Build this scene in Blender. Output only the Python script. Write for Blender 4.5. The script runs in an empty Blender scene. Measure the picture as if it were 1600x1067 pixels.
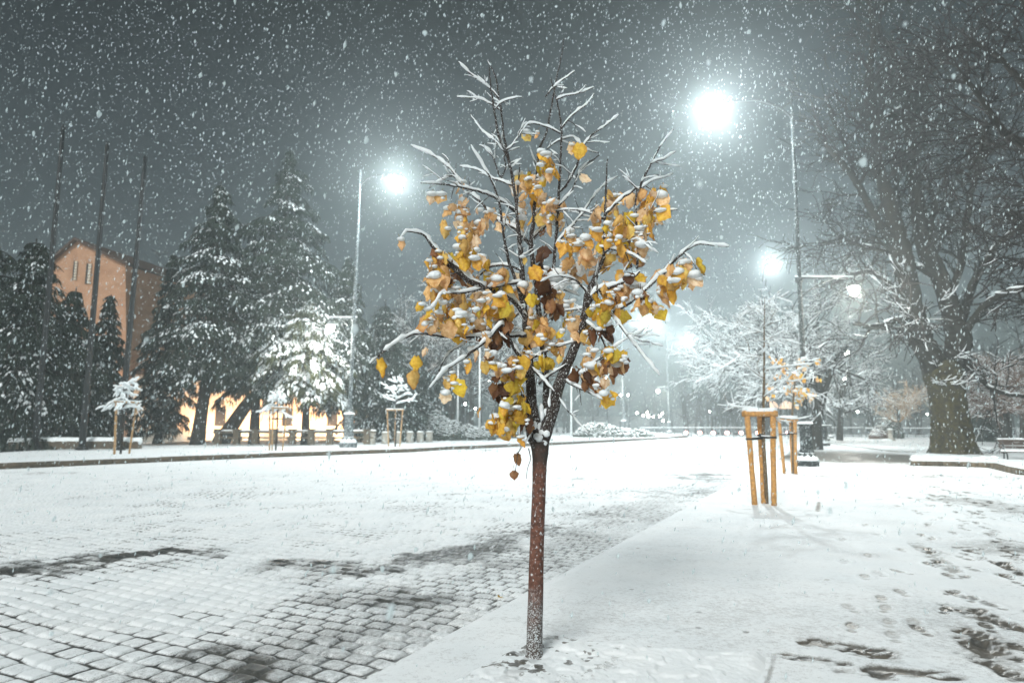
# overall light levels
import math
HAZE = .0029
SUN_EL = math.radians(34); SUN_AZ = math.radians(-25); SUN_ROT = math.radians(205)
WORLD = .36; SUN = 2.3; EXPO = .62; DENOISE = True
import bpy, math, random
import numpy as np
R = random.Random(7)
NR = np.random.RandomState(11)
SC = bpy.context.scene
COL = SC.collection
rad = math.radians
V = lambda *a: np.array(a, float)

# ---------------------------------------------------------------- camera
F, HZ, CAMH = 1000.0, 664.0, 1.5
PITCH = math.atan((HZ-533.5)/F)
cp, sp = math.cos(PITCH), math.sin(PITCH)
def ray(px, py):
    u = (px-800.0)/F; v = (533.5-py)/F
    return V(u, cp-v*sp, sp+v*cp)
def P(px, py, Y):            # point seen at a place of the photograph, Y metres ahead
    d = ray(px, py); return V(0, 0, CAMH)+d*(Y/d[1])
def G(px, py, z=0.0):        # point of the ground plane z
    d = ray(px, py); return V(0, 0, CAMH)+d*((z-CAMH)/d[2])
cam = bpy.data.cameras.new('camera'); cam_o = bpy.data.objects.new('camera', cam); COL.objects.link(cam_o)
cam_o.location = (0, 0, CAMH); cam_o.rotation_euler = (math.pi/2+PITCH, 0, 0)
cam.lens = 36*F/1600; cam.sensor_width = 36; cam.clip_end = 2000; cam.clip_start = 0.05
cam.dof.use_dof = True; cam.dof.focus_distance = 4.15; cam.dof.aperture_fstop = 2.0
SC.camera = cam_o

# ---------------------------------------------------------------- object helpers
import time as _time
_T0 = [_time.time()]
def tick(n): print('TICK', n, round(_time.time()-_T0[0], 1)); _T0[0] = _time.time()
def tag(o, label=None, cat=None, group=None, kind=None):
    if label: o['label'] = label
    if cat: o['category'] = cat
    if group: o['group'] = group
    if kind: o['kind'] = kind
    return o
def empty(name, loc, label=None, cat=None, group=None, rz=0):
    o = bpy.data.objects.new(name, None); COL.objects.link(o); o.location = tuple(loc); o.rotation_euler = (0, 0, rz)
    o.empty_display_size = .2
    return tag(o, label, cat, group)
def link(name, me, mat, parent=None, world=True):
    o = bpy.data.objects.new(name, me); COL.objects.link(o)
    for m in (mat if isinstance(mat, (list, tuple)) else [mat]): me.materials.append(m)
    if parent is not None:
        o.parent = parent
        if world: o.location = tuple(-V(*parent.location))   # parts are modelled in world space
    return o
def mesh_np(name, verts, faces, smooth=True, attrs=None):
    """faces: an (n,3) / (n,4) array or a list of such arrays"""
    me = bpy.data.meshes.new(name)
    verts = np.asarray(verts, np.float32).reshape(-1, 3)
    fl = faces if isinstance(faces, list) else [faces]
    fl = [np.asarray(f, np.int32) for f in fl if len(f)]
    nl = sum(f.size for f in fl); nf = sum(len(f) for f in fl)
    me.vertices.add(len(verts)); me.vertices.foreach_set('co', verts.ravel())
    me.loops.add(nl); me.polygons.add(nf)
    li = np.concatenate([f.ravel() for f in fl]) if nl else np.zeros(0, np.int32)
    tot = np.concatenate([np.full(len(f), f.shape[1], np.int32) for f in fl]) if nl else np.zeros(0, np.int32)
    st = np.concatenate([[0], np.cumsum(tot)[:-1]]).astype(np.int32) if nl else np.zeros(0, np.int32)
    me.loops.foreach_set('vertex_index', li); me.polygons.foreach_set('loop_start', st)
    me.polygons.foreach_set('use_smooth', np.full(nf, smooth, bool))
    if attrs:
        for k, a in attrs.items():
            a = np.asarray(a, np.float32)
            if a.ndim == 1:
                at = me.attributes.new(k, 'FLOAT', 'POINT'); at.data.foreach_set('value', a)
            else:
                at = me.attributes.new(k, 'FLOAT_COLOR', 'POINT')
                at.data.foreach_set('color', np.hstack([a, np.ones((len(a), 1), np.float32)]).ravel())
    me.update(calc_edges=True); return me

_TQ = {}
def _tq(n, k):
    if (n, k) not in _TQ:
        th = np.linspace(0, 2*math.pi, k, endpoint=False)
        i = np.arange(n-1)[:, None]*k; j = np.arange(k)[None, :]; j2 = (j+1) % k
        _TQ[(n, k)] = (np.cos(th)[None, :, None], np.sin(th)[None, :, None], np.stack([i+j, i+j2, i+k+j2, i+k+j], -1).reshape(-1, 4))
    return _TQ[(n, k)]
def fgrad(p):
    d = np.empty_like(p); d[1:-1] = p[2:]-p[:-2]; d[0] = p[1]-p[0]; d[-1] = p[-1]-p[-2]
    d /= np.sqrt((d*d).sum(1))[:, None]+1e-9
    return d
class Bag:
    """collects shapes for ONE mesh object"""
    def __init__(s): s.v = []; s.q = []; s.t = []; s.n = 0; s.c = []
    def add(s, v, q=None, t=None, c=None):
        v = np.asarray(v, float).reshape(-1, 3)
        if q is not None and len(q): s.q.append(np.asarray(q)+s.n)
        if t is not None and len(t): s.t.append(np.asarray(t)+s.n)
        s.v.append(v); s.n += len(v)
        if c is not None: s.c.append(np.broadcast_to(np.asarray(c, float), (len(v), 3)))
    def tube(s, pts, rr, k=6, cap=True, c=None, flat=1.0):
        pts = np.asarray(pts, float); n = len(pts)
        rr = np.broadcast_to(np.asarray(rr, float), (n,))
        d = fgrad(pts)
        a = np.empty_like(d)
        if abs(d[:, 2]).mean() < .85: a[:, 0] = d[:, 1]; a[:, 1] = -d[:, 0]; a[:, 2] = 0
        else: a[:, 0] = -d[:, 2]; a[:, 1] = 0; a[:, 2] = d[:, 0]
        a /= np.sqrt((a*a).sum(1))[:, None]+1e-9
        b = np.empty_like(d); b[:, 0] = a[:, 1]*d[:, 2]-a[:, 2]*d[:, 1]; b[:, 1] = a[:, 2]*d[:, 0]-a[:, 0]*d[:, 2]; b[:, 2] = a[:, 0]*d[:, 1]-a[:, 1]*d[:, 0]
        ct, st_, q = _tq(n, k)
        ring = (a[:, None, :]*ct*flat+b[:, None, :]*st_)*rr[:, None, None]
        v = (pts[:, None, :]+ring).reshape(-1, 3)
        t = None
        if cap:
            v = np.vstack([v, pts[0], pts[-1]]); jj = np.arange(k); j3 = (jj+1) % k
            t = np.vstack([np.stack([j3, jj, np.full(k, n*k)], 1), np.stack([(n-1)*k+jj, (n-1)*k+j3, np.full(k, n*k+1)], 1)])
        s.add(v, q, t, c)
    def box(s, c, sz, rz=0.0, top=1.0, tilt=None):
        x, y, z = np.asarray(sz, float)/2
        v = np.array([[-x, -y, -z], [x, -y, -z], [x, y, -z], [-x, y, -z], [-x*top, -y*top, z], [x*top, -y*top, z], [x*top, y*top, z], [-x*top, y*top, z]])
        cz, sz_ = math.cos(rz), math.sin(rz)
        v = np.stack([v[:, 0]*cz-v[:, 1]*sz_, v[:, 0]*sz_+v[:, 1]*cz, v[:, 2]], 1)+np.asarray(c, float)
        s.add(v, [[0, 3, 2, 1], [4, 5, 6, 7], [0, 1, 5, 4], [1, 2, 6, 5], [2, 3, 7, 6], [3, 0, 4, 7]])
    def prism(s, poly, z0, z1):
        poly = np.asarray(poly, float); n = len(poly)
        v = np.vstack([np.c_[poly[:, :2], np.full(n, z0)], np.c_[poly[:, :2], np.full(n, z1)]])
        q = [[i, (i+1) % n, n+(i+1) % n, n+i] for i in range(n)]
        s.add(v, q, None)
        # ear-free fan works: outlines used here are convex or star-shaped about their mean
        m = poly[:, :2].mean(0); vv = np.vstack([v[n:], [m[0], m[1], z1]])
        s.add(vv, None, [[i, (i+1) % n, n] for i in range(n)])
    def lathe(s, base, prof, k=12, axis=None):
        base = np.asarray(base, float); prof = np.asarray(prof, float); n = len(prof)
        th = np.linspace(0, 2*math.pi, k, endpoint=False)
        v = np.stack([prof[:, 0][:, None]*np.cos(th), prof[:, 0][:, None]*np.sin(th), np.repeat(prof[:, 1][:, None], k, 1)], -1).reshape(-1, 3)+base
        i = np.arange(n-1)[:, None]*k; j = np.arange(k)[None, :]; j2 = (j+1) % k
        s.add(v, np.stack([i+j, i+j2, i+k+j2, i+k+j], -1).reshape(-1, 4))
    def blob(s, c, r, rnd=.15, c3=None):
        v = ICO*(1+NR.uniform(-rnd, rnd, (len(ICO), 1)))*np.asarray(r, float)+np.asarray(c, float)
        s.add(v, None, ICOF, c3)
    def build(s, name, mat, parent=None, smooth=True, attrs=None):
        if not s.v: s.add(np.zeros((3, 3)), None, [[0, 1, 2]])
        at = dict(attrs or {})
        if s.c: at['tint'] = np.vstack(s.c)
        fs = []
        if s.q: fs.append(np.vstack(s.q))
        if s.t: fs.append(np.vstack(s.t))
        return link(name, mesh_np(name, np.vstack(s.v), fs, smooth, at), mat, parent)

def _ico():
    import bmesh
    bm = bmesh.new(); bmesh.ops.create_icosphere(bm, subdivisions=2, radius=1)
    v = np.array([x.co[:] for x in bm.verts]); f = np.array([[a.index for a in p.verts] for p in bm.faces]); bm.free(); return v, f
ICO, ICOF = _ico()

# ---------------------------------------------------------------- value noise
def _hash(i, j, k=0):
    h = (i.astype(np.int64)*374761393+j.astype(np.int64)*668265263+k*974711) & 0x7fffffff
    h = ((h ^ (h >> 13))*1274126177) & 0x7fffffff
    return ((h ^ (h >> 16)) & 0xffff)/65535.0
def vnoise(x, y, k=0):
    i = np.floor(x); j = np.floor(y); u = x-i; v = y-j; u = u*u*(3-2*u); v = v*v*(3-2*v)
    return (_hash(i, j, k)*(1-u)+_hash(i+1, j, k)*u)*(1-v)+(_hash(i, j+1, k)*(1-u)+_hash(i+1, j+1, k)*u)*v
def fbm(x, y, k=0, o=4):
    s = 0; a = .5; t = 0
    for n in range(o):
        s = s+a*vnoise(x*2**n, y*2**n, k+n*17); t += a; a *= .5
    return s/t
def sstep(a, b, x):
    t = np.clip((x-a)/(b-a), 0, 1); return t*t*(3-2*t)

# ---------------------------------------------------------------- materials
def mat(name, col, rough=.8, spec=.3, noise=None, bump=0, bscale=20, metal=0, emit=None, estr=0):
    m = bpy.data.materials.new(name); m.use_nodes = True; nt = m.node_tree; b = nt.nodes['Principled BSDF']
    b.inputs['Base Color'].default_value = (*col, 1); b.inputs['Roughness'].default_value = rough
    b.inputs['Specular IOR Level'].default_value = spec; b.inputs['Metallic'].default_value = metal
    if emit: b.inputs['Emission Color'].default_value = (*emit, 1); b.inputs['Emission Strength'].default_value = estr
    tc = nt.nodes.new('ShaderNodeTexCoord')
    if noise:
        col2, sc, lo, hi = noise
        n = nt.nodes.new('ShaderNodeTexNoise'); n.inputs['Scale'].default_value = sc; n.inputs['Detail'].default_value = 6
        nt.links.new(tc.outputs['Object'], n.inputs['Vector'])
        r = nt.nodes.new('ShaderNodeValToRGB'); r.color_ramp.elements[0].position = lo; r.color_ramp.elements[1].position = hi
        r.color_ramp.elements[0].color = (*col, 1); r.color_ramp.elements[1].color = (*col2, 1)
        nt.links.new(n.outputs['Fac'], r.inputs['Fac']); nt.links.new(r.outputs['Color'], b.inputs['Base Color'])
    if bump:
        n = nt.nodes.new('ShaderNodeTexNoise'); n.inputs['Scale'].default_value = bscale; n.inputs['Detail'].default_value = 5
        nt.links.new(tc.outputs['Object'], n.inputs['Vector'])
        bu = nt.nodes.new('ShaderNodeBump'); bu.inputs['Strength'].default_value = bump; bu.inputs['Distance'].default_value = .02
        nt.links.new(n.outputs['Fac'], bu.inputs['Height']); nt.links.new(bu.outputs['Normal'], b.inputs['Normal'])
    return m
SNOWC = (.80, .84, .85)
M = {}
M['snow'] = mat('snow', SNOWC, .75, .2, ((.70, .75, .77), 9, .35, .7), .4, 40)
def bark(name, c1, c2, snowy, sc=30, lo=.5, hi=.6, stretch=.25):
    """bark with wind-blown snow stuck to it in flecks"""
    m = mat(name, c1, .85, .25, (c2, sc, .35, .7), .6, sc*1.5); nt = m.node_tree; b = nt.nodes['Principled BSDF']
    tc = nt.nodes.new('ShaderNodeTexCoord'); mp = nt.nodes.new('ShaderNodeMapping'); mp.inputs['Scale'].default_value = (1, 1, stretch+.3)
    nt.links.new(tc.outputs['Object'], mp.inputs['Vector'])
    n = nt.nodes.new('ShaderNodeTexNoise'); n.inputs['Scale'].default_value = sc*2.2; n.inputs['Detail'].default_value = 4
    nt.links.new(mp.outputs['Vector'], n.inputs['Vector'])
    r = nt.nodes.new('ShaderNodeValToRGB'); r.color_ramp.elements[0].position = lo; r.color_ramp.elements[1].position = hi
    r.color_ramp.elements[0].color = (0, 0, 0, 1); r.color_ramp.elements[1].color = (snowy,)*3+(1,)
    nt.links.new(n.outputs['Fac'], r.inputs['Fac'])
    mx = nt.nodes.new('ShaderNodeMix'); mx.data_type = 'RGBA'
    src = b.inputs['Base Color'].links[0].from_socket
    nt.links.new(r.outputs['Color'], mx.inputs['Factor']); nt.links.new(src, mx.inputs[6]); mx.inputs[7].default_value = (*SNOWC, 1)
    nt.links.new(mx.outputs[2], b.inputs['Base Color'])
    return m
M['trunk'] = bark('young_bark', (.20, .075, .045), (.10, .04, .028), .75, 60, .56, .64)
def trunk_mat():
    m = bark('young_bark', (.17, .075, .05), (.07, .035, .026), .7, 38, .60, .70); nt = m.node_tree; b = nt.nodes['Principled BSDF']
    # towards the foot the bark is dark and thick with blown snow
    tc = nt.nodes.new('ShaderNodeTexCoord'); sx = nt.nodes.new('ShaderNodeSeparateXYZ'); nt.links.new(tc.outputs['Object'], sx.inputs[0])
    n = nt.nodes.new('ShaderNodeTexNoise'); n.inputs['Scale'].default_value = 14; n.inputs['Detail'].default_value = 4; nt.links.new(tc.outputs['Object'], n.inputs['Vector'])
    ad = nt.nodes.new('ShaderNodeMath'); ad.operation = 'MULTIPLY_ADD'; ad.inputs[1].default_value = .35; nt.links.new(n.outputs['Fac'], ad.inputs[0]); nt.links.new(sx.outputs['Z'], ad.inputs[2])
    mr = nt.nodes.new('ShaderNodeMapRange'); mr.inputs['From Min'].default_value = .36; mr.inputs['From Max'].default_value = .64; nt.links.new(ad.outputs[0], mr.inputs['Value'])
    n2 = nt.nodes.new('ShaderNodeTexNoise'); n2.inputs['Scale'].default_value = 120; n2.inputs['Detail'].default_value = 5; n2.inputs['Distortion'].default_value = .6; nt.links.new(tc.outputs['Object'], n2.inputs['Vector'])
    r = nt.nodes.new('ShaderNodeValToRGB'); r.color_ramp.elements[0].position = .48; r.color_ramp.elements[1].position = .62; r.color_ramp.elements[0].color = (.075, .058, .05, 1); r.color_ramp.elements[1].color = (.62, .66, .67, 1); nt.links.new(n2.outputs['Fac'], r.inputs['Fac'])
    mx = nt.nodes.new('ShaderNodeMix'); mx.data_type = 'RGBA'; src = b.inputs['Base Color'].links[0].from_socket
    nt.links.new(mr.outputs[0], mx.inputs['Factor']); nt.links.new(r.outputs[0], mx.inputs[6]); nt.links.new(src, mx.inputs[7]); # and it darkens again under the fork
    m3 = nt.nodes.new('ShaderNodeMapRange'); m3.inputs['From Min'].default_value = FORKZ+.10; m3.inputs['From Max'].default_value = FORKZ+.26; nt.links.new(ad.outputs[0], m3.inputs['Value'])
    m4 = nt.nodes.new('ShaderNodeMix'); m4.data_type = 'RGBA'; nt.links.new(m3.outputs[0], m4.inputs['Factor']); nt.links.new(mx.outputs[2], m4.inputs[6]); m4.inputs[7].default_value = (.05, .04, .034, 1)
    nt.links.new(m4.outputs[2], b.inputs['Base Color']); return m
FORKZ = P(843, 722, G(834, 1030)[1])[2]
M['trunk'] = trunk_mat()
M['trunk_snowy'] = bark('young_bark_snow_flecked', (.06, .05, .045), (.04, .03, .025), .85, 70, .47, .58)
M['limb'] = bark('limb_bark', (.045, .034, .028), (.025, .018, .015), .8, 70, .58, .66)
M['oldbark'] = bark('old_bark', (.026, .021, .016), (.012, .009, .007), .65, 9, .64, .76)
M['mossbark'] = bark('mossy_bark', (.058, .044, .011), (.010, .008, .006), .6, 5, .66, .78)
M['darkbark'] = mat('dark_old_bark', (.024, .019, .015), .9, .15, ((.011, .009, .007), 7, .3, .7), .6, 16)
M['twig'] = mat('twig_bark', (.022, .018, .016), .85, .2, ((.014, .011, .010), 5, .3, .7))
M['sapbark'] = bark('sapling_bark', (.16, .11, .05), (.07, .045, .025), .7, 30, .60, .70)
M['stake'] = bark('stake_wood', (.60, .32, .10), (.34, .17, .055), .6, 22, .64, .74)
M['stake_far'] = mat('weathered_stake_wood', (.42, .26, .12), .7, .3, ((.3, .18, .08), 10, .3, .75), .3, 40)
M['strap'] = mat('black_rubber', (.012, .012, .012), .6)
M['iron'] = bark('painted_iron', (.025, .032, .033), (.018, .022, .022), .55, 12, .58, .68)
M['iron_pale'] = bark('grey_painted_iron', (.055, .075, .08), (.04, .055, .06), .6, 10, .5, .65)
M['dark_pole'] = mat('dark_pole_paint', (.010, .012, .013), .5)
M['white_pole'] = mat('white_pole_paint', (.75, .78, .78), .4)
M['needle'] = mat('cedar_needles', (.013, .022, .017), .8, .2, ((.021, .032, .021), 3, .3, .7))
M['needle2'] = mat('cedar_needles_olive', (.045, .055, .025), .8, .2, ((.06, .065, .03), 3, .3, .7))
M['stone'] = mat('kerb_stone', (.12, .09, .055), .8, .3, ((.05, .045, .035), 6, .3, .7), .5, 25)
M['palestone'] = mat('pale_stone', (.36, .34, .30), .85, .2, ((.24, .23, .20), 5, .3, .7), .5, 18)
M['stucco'] = mat('ochre_stucco', (.50, .30, .19), .9, .1, ((.36, .20, .12), 1.0, .3, .7), .3, 30)
M['palestucco'] = mat('pale_stucco', (.66, .50, .36), .9, .1, ((.55, .40, .28), .8, .3, .7), .3, 20)
M['roof'] = mat('dark_roof', (.07, .045, .035), .8)
M['dark'] = mat('dark_opening', (.012, .010, .010), .6)
M['louvre'] = mat('louvre_paint', (.62, .56, .46), .6)
M['asph'] = mat('wet_asphalt', (.04, .04, .04), .6)
M['benchwood'] = mat('bench_wood', (.07, .05, .04), .6)
M['brownleaf'] = mat('dry_brown_hedge', (.16, .08, .045), .9, .1, ((.09, .05, .035), 4, .3, .7))
M['greenleaf'] = mat('dark_hedge', (.03, .045, .03), .9, .1, ((.05, .06, .04), 4, .3, .7))
M['wire'] = mat('fence_wire', (.12, .14, .15), .5)
def lampmat(name, col, s): return mat(name, (.8, .8, .8), .5, emit=col, estr=s)
M['lens'] = lampmat('lit_lens', (.93, .99, 1), 260)
M['lantern'] = lampmat('lit_lantern_glass', (1, .97, .88), 60)
M['lantern_far'] = lampmat('lit_far_lantern', (1, .97, .9), 45)
M['warmglass'] = mat('lit_warm_globe', (.6, .38, .26), .5, emit=(1, .70, .48), estr=.42)
M['redlight'] = lampmat('lit_warning_light', (1, .45, .38), 9)
M['floodglass'] = lampmat('lit_floodlight', (1, .62, .35), 20)

def attr_mat(name, transl=.42):
    m = bpy.data.materials.new(name); m.use_nodes = True; nt = m.node_tree; nt.nodes.clear()
    out = nt.nodes.new('ShaderNodeOutputMaterial'); a = nt.nodes.new('ShaderNodeAttribute'); a.attribute_name = 'tint'
    tc = nt.nodes.new('ShaderNodeTexCoord'); n = nt.nodes.new('ShaderNodeTexNoise'); n.inputs['Scale'].default_value = 55; n.inputs['Detail'].default_value = 5
    nt.links.new(tc.outputs['Object'], n.inputs['Vector'])
    r = nt.nodes.new('ShaderNodeValToRGB'); r.color_ramp.elements[0].position = .3; r.color_ramp.elements[1].position = .62
    r.color_ramp.elements[0].color = (.78, .64, .48, 1); r.color_ramp.elements[1].color = (1, 1, 1, 1)
    nt.links.new(n.outputs['Fac'], r.inputs['Fac'])
    mx = nt.nodes.new('ShaderNodeMix'); mx.data_type = 'RGBA'; mx.blend_type = 'MULTIPLY'; mx.inputs['Factor'].default_value = 1
    nt.links.new(a.outputs['Color'], mx.inputs[6]); nt.links.new(r.outputs['Color'], mx.inputs[7])
    d = nt.nodes.new('ShaderNodeBsdfPrincipled'); d.inputs['Roughness'].default_value = .5; d.inputs['Specular IOR Level'].default_value = .3
    t = nt.nodes.new('ShaderNodeBsdfTranslucent'); s = nt.nodes.new('ShaderNodeMixShader'); s.inputs[0].default_value = transl
    nt.links.new(mx.outputs[2], d.inputs['Base Color']); nt.links.new(mx.outputs[2], t.inputs['Color'])
    nt.links.new(d.outputs[0], s.inputs[1]); nt.links.new(t.outputs[0], s.inputs[2]); nt.links.new(s.outputs[0], out.inputs[0])
    return m
M['leaf'] = attr_mat('autumn_leaf')

def ground_mat(name, stone, stone2):
    """wet paving under snow; the mesh carries how much snow lies at each point"""
    m = bpy.data.materials.new(name); m.use_nodes = True; nt = m.node_tree; b = nt.nodes['Principled BSDF']
    a = nt.nodes.new('ShaderNodeAttribute'); a.attribute_name = 'cover'
    tc = nt.nodes.new('ShaderNodeTexCoord')
    def noise(sc, det=4):
        n = nt.nodes.new('ShaderNodeTexNoise'); n.inputs['Scale'].default_value = sc; n.inputs['Detail'].default_value = det
        nt.links.new(tc.outputs['Object'], n.inputs['Vector']); return n.outputs['Fac']
    def ramp(f, p0, c0, p1, c1):
        r = nt.nodes.new('ShaderNodeValToRGB'); r.color_ramp.elements[0].position = p0; r.color_ramp.elements[1].position = p1
        r.color_ramp.elements[0].color = (*c0, 1); r.color_ramp.elements[1].color = (*c1, 1); nt.links.new(f, r.inputs['Fac']); return r.outputs['Color']
    def mth(op, x, y):
        n = nt.nodes.new('ShaderNodeMath'); n.operation = op
        for k, q in enumerate((x, y)):
            if isinstance(q, (int, float)): n.inputs[k].default_value = q
            else: nt.links.new(q, n.inputs[k])
        return n.outputs[0]
    g = noise(150, 3)
    c = mth('ADD', a.outputs['Fac'], mth('ADD', mth('MULTIPLY', mth('SUBTRACT', g, .5), .9), mth('MULTIPLY', mth('SUBTRACT', noise(28, 5), .5), .75)))
    fac = ramp(c, .12, (0, 0, 0), .80, (1, 1, 1))
    st = ramp(noise(7, 6), .35, stone, .7, stone2)
    sn = ramp(noise(1.3, 6), .3, (.74, .785, .80), .7, (.83, .86, .865))
    mx = nt.nodes.new('ShaderNodeMix'); mx.data_type = 'RGBA'
    nt.links.new(fac, mx.inputs['Factor']); nt.links.new(st, mx.inputs[6]); nt.links.new(sn, mx.inputs[7])
    nt.links.new(mx.outputs[2], b.inputs['Base Color'])
    rr = ramp(c, .2, (.38,)*3, .7, (.8,)*3); nt.links.new(rr, b.inputs['Roughness']); b.inputs['Specular IOR Level'].default_value = .3
    bu = nt.nodes.new('ShaderNodeBump'); bu.inputs['Strength'].default_value = .35; bu.inputs['Distance'].default_value = .006
    nt.links.new(noise(90, 4), bu.inputs['Height']); nt.links.new(bu.outputs['Normal'], b.inputs['Normal'])
    return m
M['road'] = ground_mat('snowy_setts', (.045, .05, .048), (.10, .10, .09))
M['pave'] = ground_mat('snowy_pavement', (.075, .075, .068), (.14, .125, .10))
# ================================================================ SETTING: ground
ST = rad(27)                                # the street runs 27 degrees to the right of the view
ds = V(math.sin(ST), math.cos(ST), 0); dc = V(math.cos(ST), -math.sin(ST), 0)
def curb_x(Y): return -2.93+0.5095*Y
def frame(x, y): return x*ds[0]+y*ds[1], x*dc[0]+y*dc[1]       # along, across

def rows(y0, y1, n): return 1/np.linspace(1/y0, 1/y1, n)
def ell(x, y, px, py, rx, ry, rot=0):
    """0..1 soft patch on the ground; centre and half-sizes measured on the photo, turned into metres here"""
    c = G(px, py); sx = abs(G(px+rx, py)[0]-c[0]); sy = abs(G(px, py-ry)[1]-c[1])
    dx, dy = x-c[0], y-c[1]; ca, sa = math.cos(rot), math.sin(rot)
    u = (dx*ca+dy*sa)/sx; v = (-dx*sa+dy*ca)/sy
    return np.exp(-(u*u+v*v)**1.5)
def seg(x, y, a, b, w, pw=1):
    ax, ay = a[0], a[1]; bx, by = b[0], b[1]; L = (bx-ax)**2+(by-ay)**2
    t = np.clip(((x-ax)*(bx-ax)+(y-ay)*(by-ay))/L, 0, 1)
    return np.exp(-(((x-ax-t*(bx-ax))**2+(y-ay-t*(by-ay))**2)/(w*w))**pw)

def road_fn(x, y):
    a, b = frame(x, y)
    # --- setts laid in staggered rows across the street
    wob = .07*(vnoise(a*.9, b*.9, 3)-.5)+.02*(vnoise(a*4, b*4, 4)-.5)
    rw, rl = .155, .195
    r = (a+wob)/rw; ri = np.floor(r); rf = r-ri
    off = _hash(ri, ri*0, 5)*.45+.5*(ri % 2)
    c = (b+.02*(vnoise(a*5, b*5, 8)-.5))/rl+off; ci = np.floor(c); cf = c-ci
    jit = (_hash(ri, ci, 9)-.5)*.3; cf = np.clip(cf+jit*np.sin(math.pi*cf), 0, 1)
    eu = np.minimum(rf, 1-rf)*rw; ev = np.minimum(cf, 1-cf)*rl
    w0 = .009
    e = -np.log(np.exp(-eu/w0)+np.exp(-ev/w0))*w0                # smooth distance to the joint
    joint = 1-sstep(.001, .016, e)
    dome = sstep(0, .030, e)
    hs = _hash(ri, ci, 21)
    # --- how much snow lies
    D = .91+.28*(fbm(x*.45, y*.45, 31)-.5)
    dist = (curb_x(y)-x)*math.cos(ST)                            # metres from the pavement edge
    band = np.exp(-((dist-.55)/.75)**2)*sstep(26, 13, y)
    D -= band*(.26+.7*(fbm(x*.8, y*.8, 37)-.5))
    pn = (.10+1.3*sstep(.34, .66, fbm(x*2.6, y*2.6, 51, 4)))*.66*(.40+1.2*hs)
    for (px, py, rx, ry, s, rot) in PATCH: D -= s*ell(x, y, px, py, rx, ry, rot)*pn
    for (p, q, w_, s_) in [((-90, 903), (262, 858), .17, .70), ((262, 858), (345, 868), .10, .35), ((455, 876), (560, 893), .24, .34), ((560, 893), (740, 858), .26, .36), ((740, 858), (860, 822), .2, .3), ((330, 1020), (430, 1050), .22, .35)]:
        D -= s_*seg(x, y, G(*p), G(*q), w_*(.6+.8*fbm(x*2.5, y*2.5, 53, 3)), 2.5)*(.35+1.1*sstep(.3, .6, fbm(x*5, y*5, 57, 3)))*(.55+.9*hs)
    near = sstep(14, 4.5, y)
    D -= .10*near
    D += .16*(hs-.5)*near+.10*(fbm(x*9, y*9, 61)-.5)
    fade = sstep(24, 11, y)
    cut = sstep(.22, .85, 1.16-D+1.3*(fbm(x*1.3, y*1.3, 71)-.5)+.9*(vnoise(x*3.7, y*3.7, 73)-.5))
    cover = D+.10*dome*near-joint*(.06+1.25*cut)*fade
    D = np.where(dist < .03+.10*fbm(x*5, y*5, 99), np.maximum(D, 1.02), D)
    h = .021*dome*fade*(.62+.38*np.clip(1.2-D, 0, 1)+.5*(hs-.5))+.02*(fbm(x*.7, y*.7, 81)-.5)*sstep(2, 6, y)+.003*fbm(x*14, y*14, 91)
    return h-.025, np.clip(cover, 0, 1.3)

# worn and wet places of the roadway: px, py, half-width, half-height, strength, turn
PATCH = [(150, 876, 150, 15, .85, .25), (40, 893, 90, 12, .6, .25), (330, 862, 90, 8, .35, -.3), (560, 885, 110, 20, .62, .25),
 (440, 880, 60, 14, .35, 0), (690, 858, 90, 16, .5, .2), (300, 1035, 110, 26, .34, .2), (215, 1005, 110, 16, .25, .2), (380, 1055, 90, 20, .42, .2),
 (560, 935, 120, 22, .35, .2), (650, 930, 70, 16, .5, .2), (770, 870, 110, 22, .45, .3), (820, 830, 110, 16, .35, .3), (960, 800, 110, 14, .38, .3), (1080, 742, 90, 7, .7, .1),
 (1030, 768, 110, 8, .45, .2), (1100, 725, 50, 4, .55, 0), (905, 747, 60, 4, .4, 0), (1010, 706, 60, 2, .4, 0), (715, 772, 40, 3, .3, 0), (640, 795, 90, 5, .2, 0),
 (400, 700, 300, 3, .25, 0), (60, 738, 80, 3, .4, 0), (740, 702, 110, 3, .5, 0), (100, 960, 120, 20, .25, .2), (480, 1000, 80, 20, .3, .2)]

def hole_fn(x, y):
    """small dark crumbs of soil and leaves poking out"""
    return 0

FEET = []
def foot(px, py, ang, s, L=.31, long=1.0):
    c = G(px, py); FEET.append((c[0], c[1], ang, s, L, long))
fr = random.Random(5)
for px, py in [(1352, 905), (1378, 940), (1332, 985), (1330, 955), (1383, 955), (1390, 978), (1430, 978), (1356, 870), (1372, 838), (1408, 862), (1316, 845), (1320, 880), (1397, 1000), (1440, 990), (1375, 900), (1352, 822), (1410, 930)]:
    foot(px, py, fr.uniform(-.25, .25)+.35, fr.uniform(.25, .5))
for px, py, s in [(1450, 860, .8), (1462, 880, .75), (1484, 903, .9), (1488, 930, 1.0), (1478, 958, .9), (1505, 905, .6), (1530, 960, .95), (1545, 985, 1.0), (1535, 1010, 1.0), (1560, 1050, .9), (1592, 985, .85), (1598, 1020, .9),
                  (1440, 838, .6), (1450, 822, .55), (1455, 885, .7), (1520, 940, .6), (1575, 905, .6), (1560, 885, .55), (1590, 900, .5), (1430, 800, .45), (1490, 835, .45), (1510, 820, .4)]:
    foot(px, py, fr.uniform(-.3, .5)+.45, s)
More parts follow.
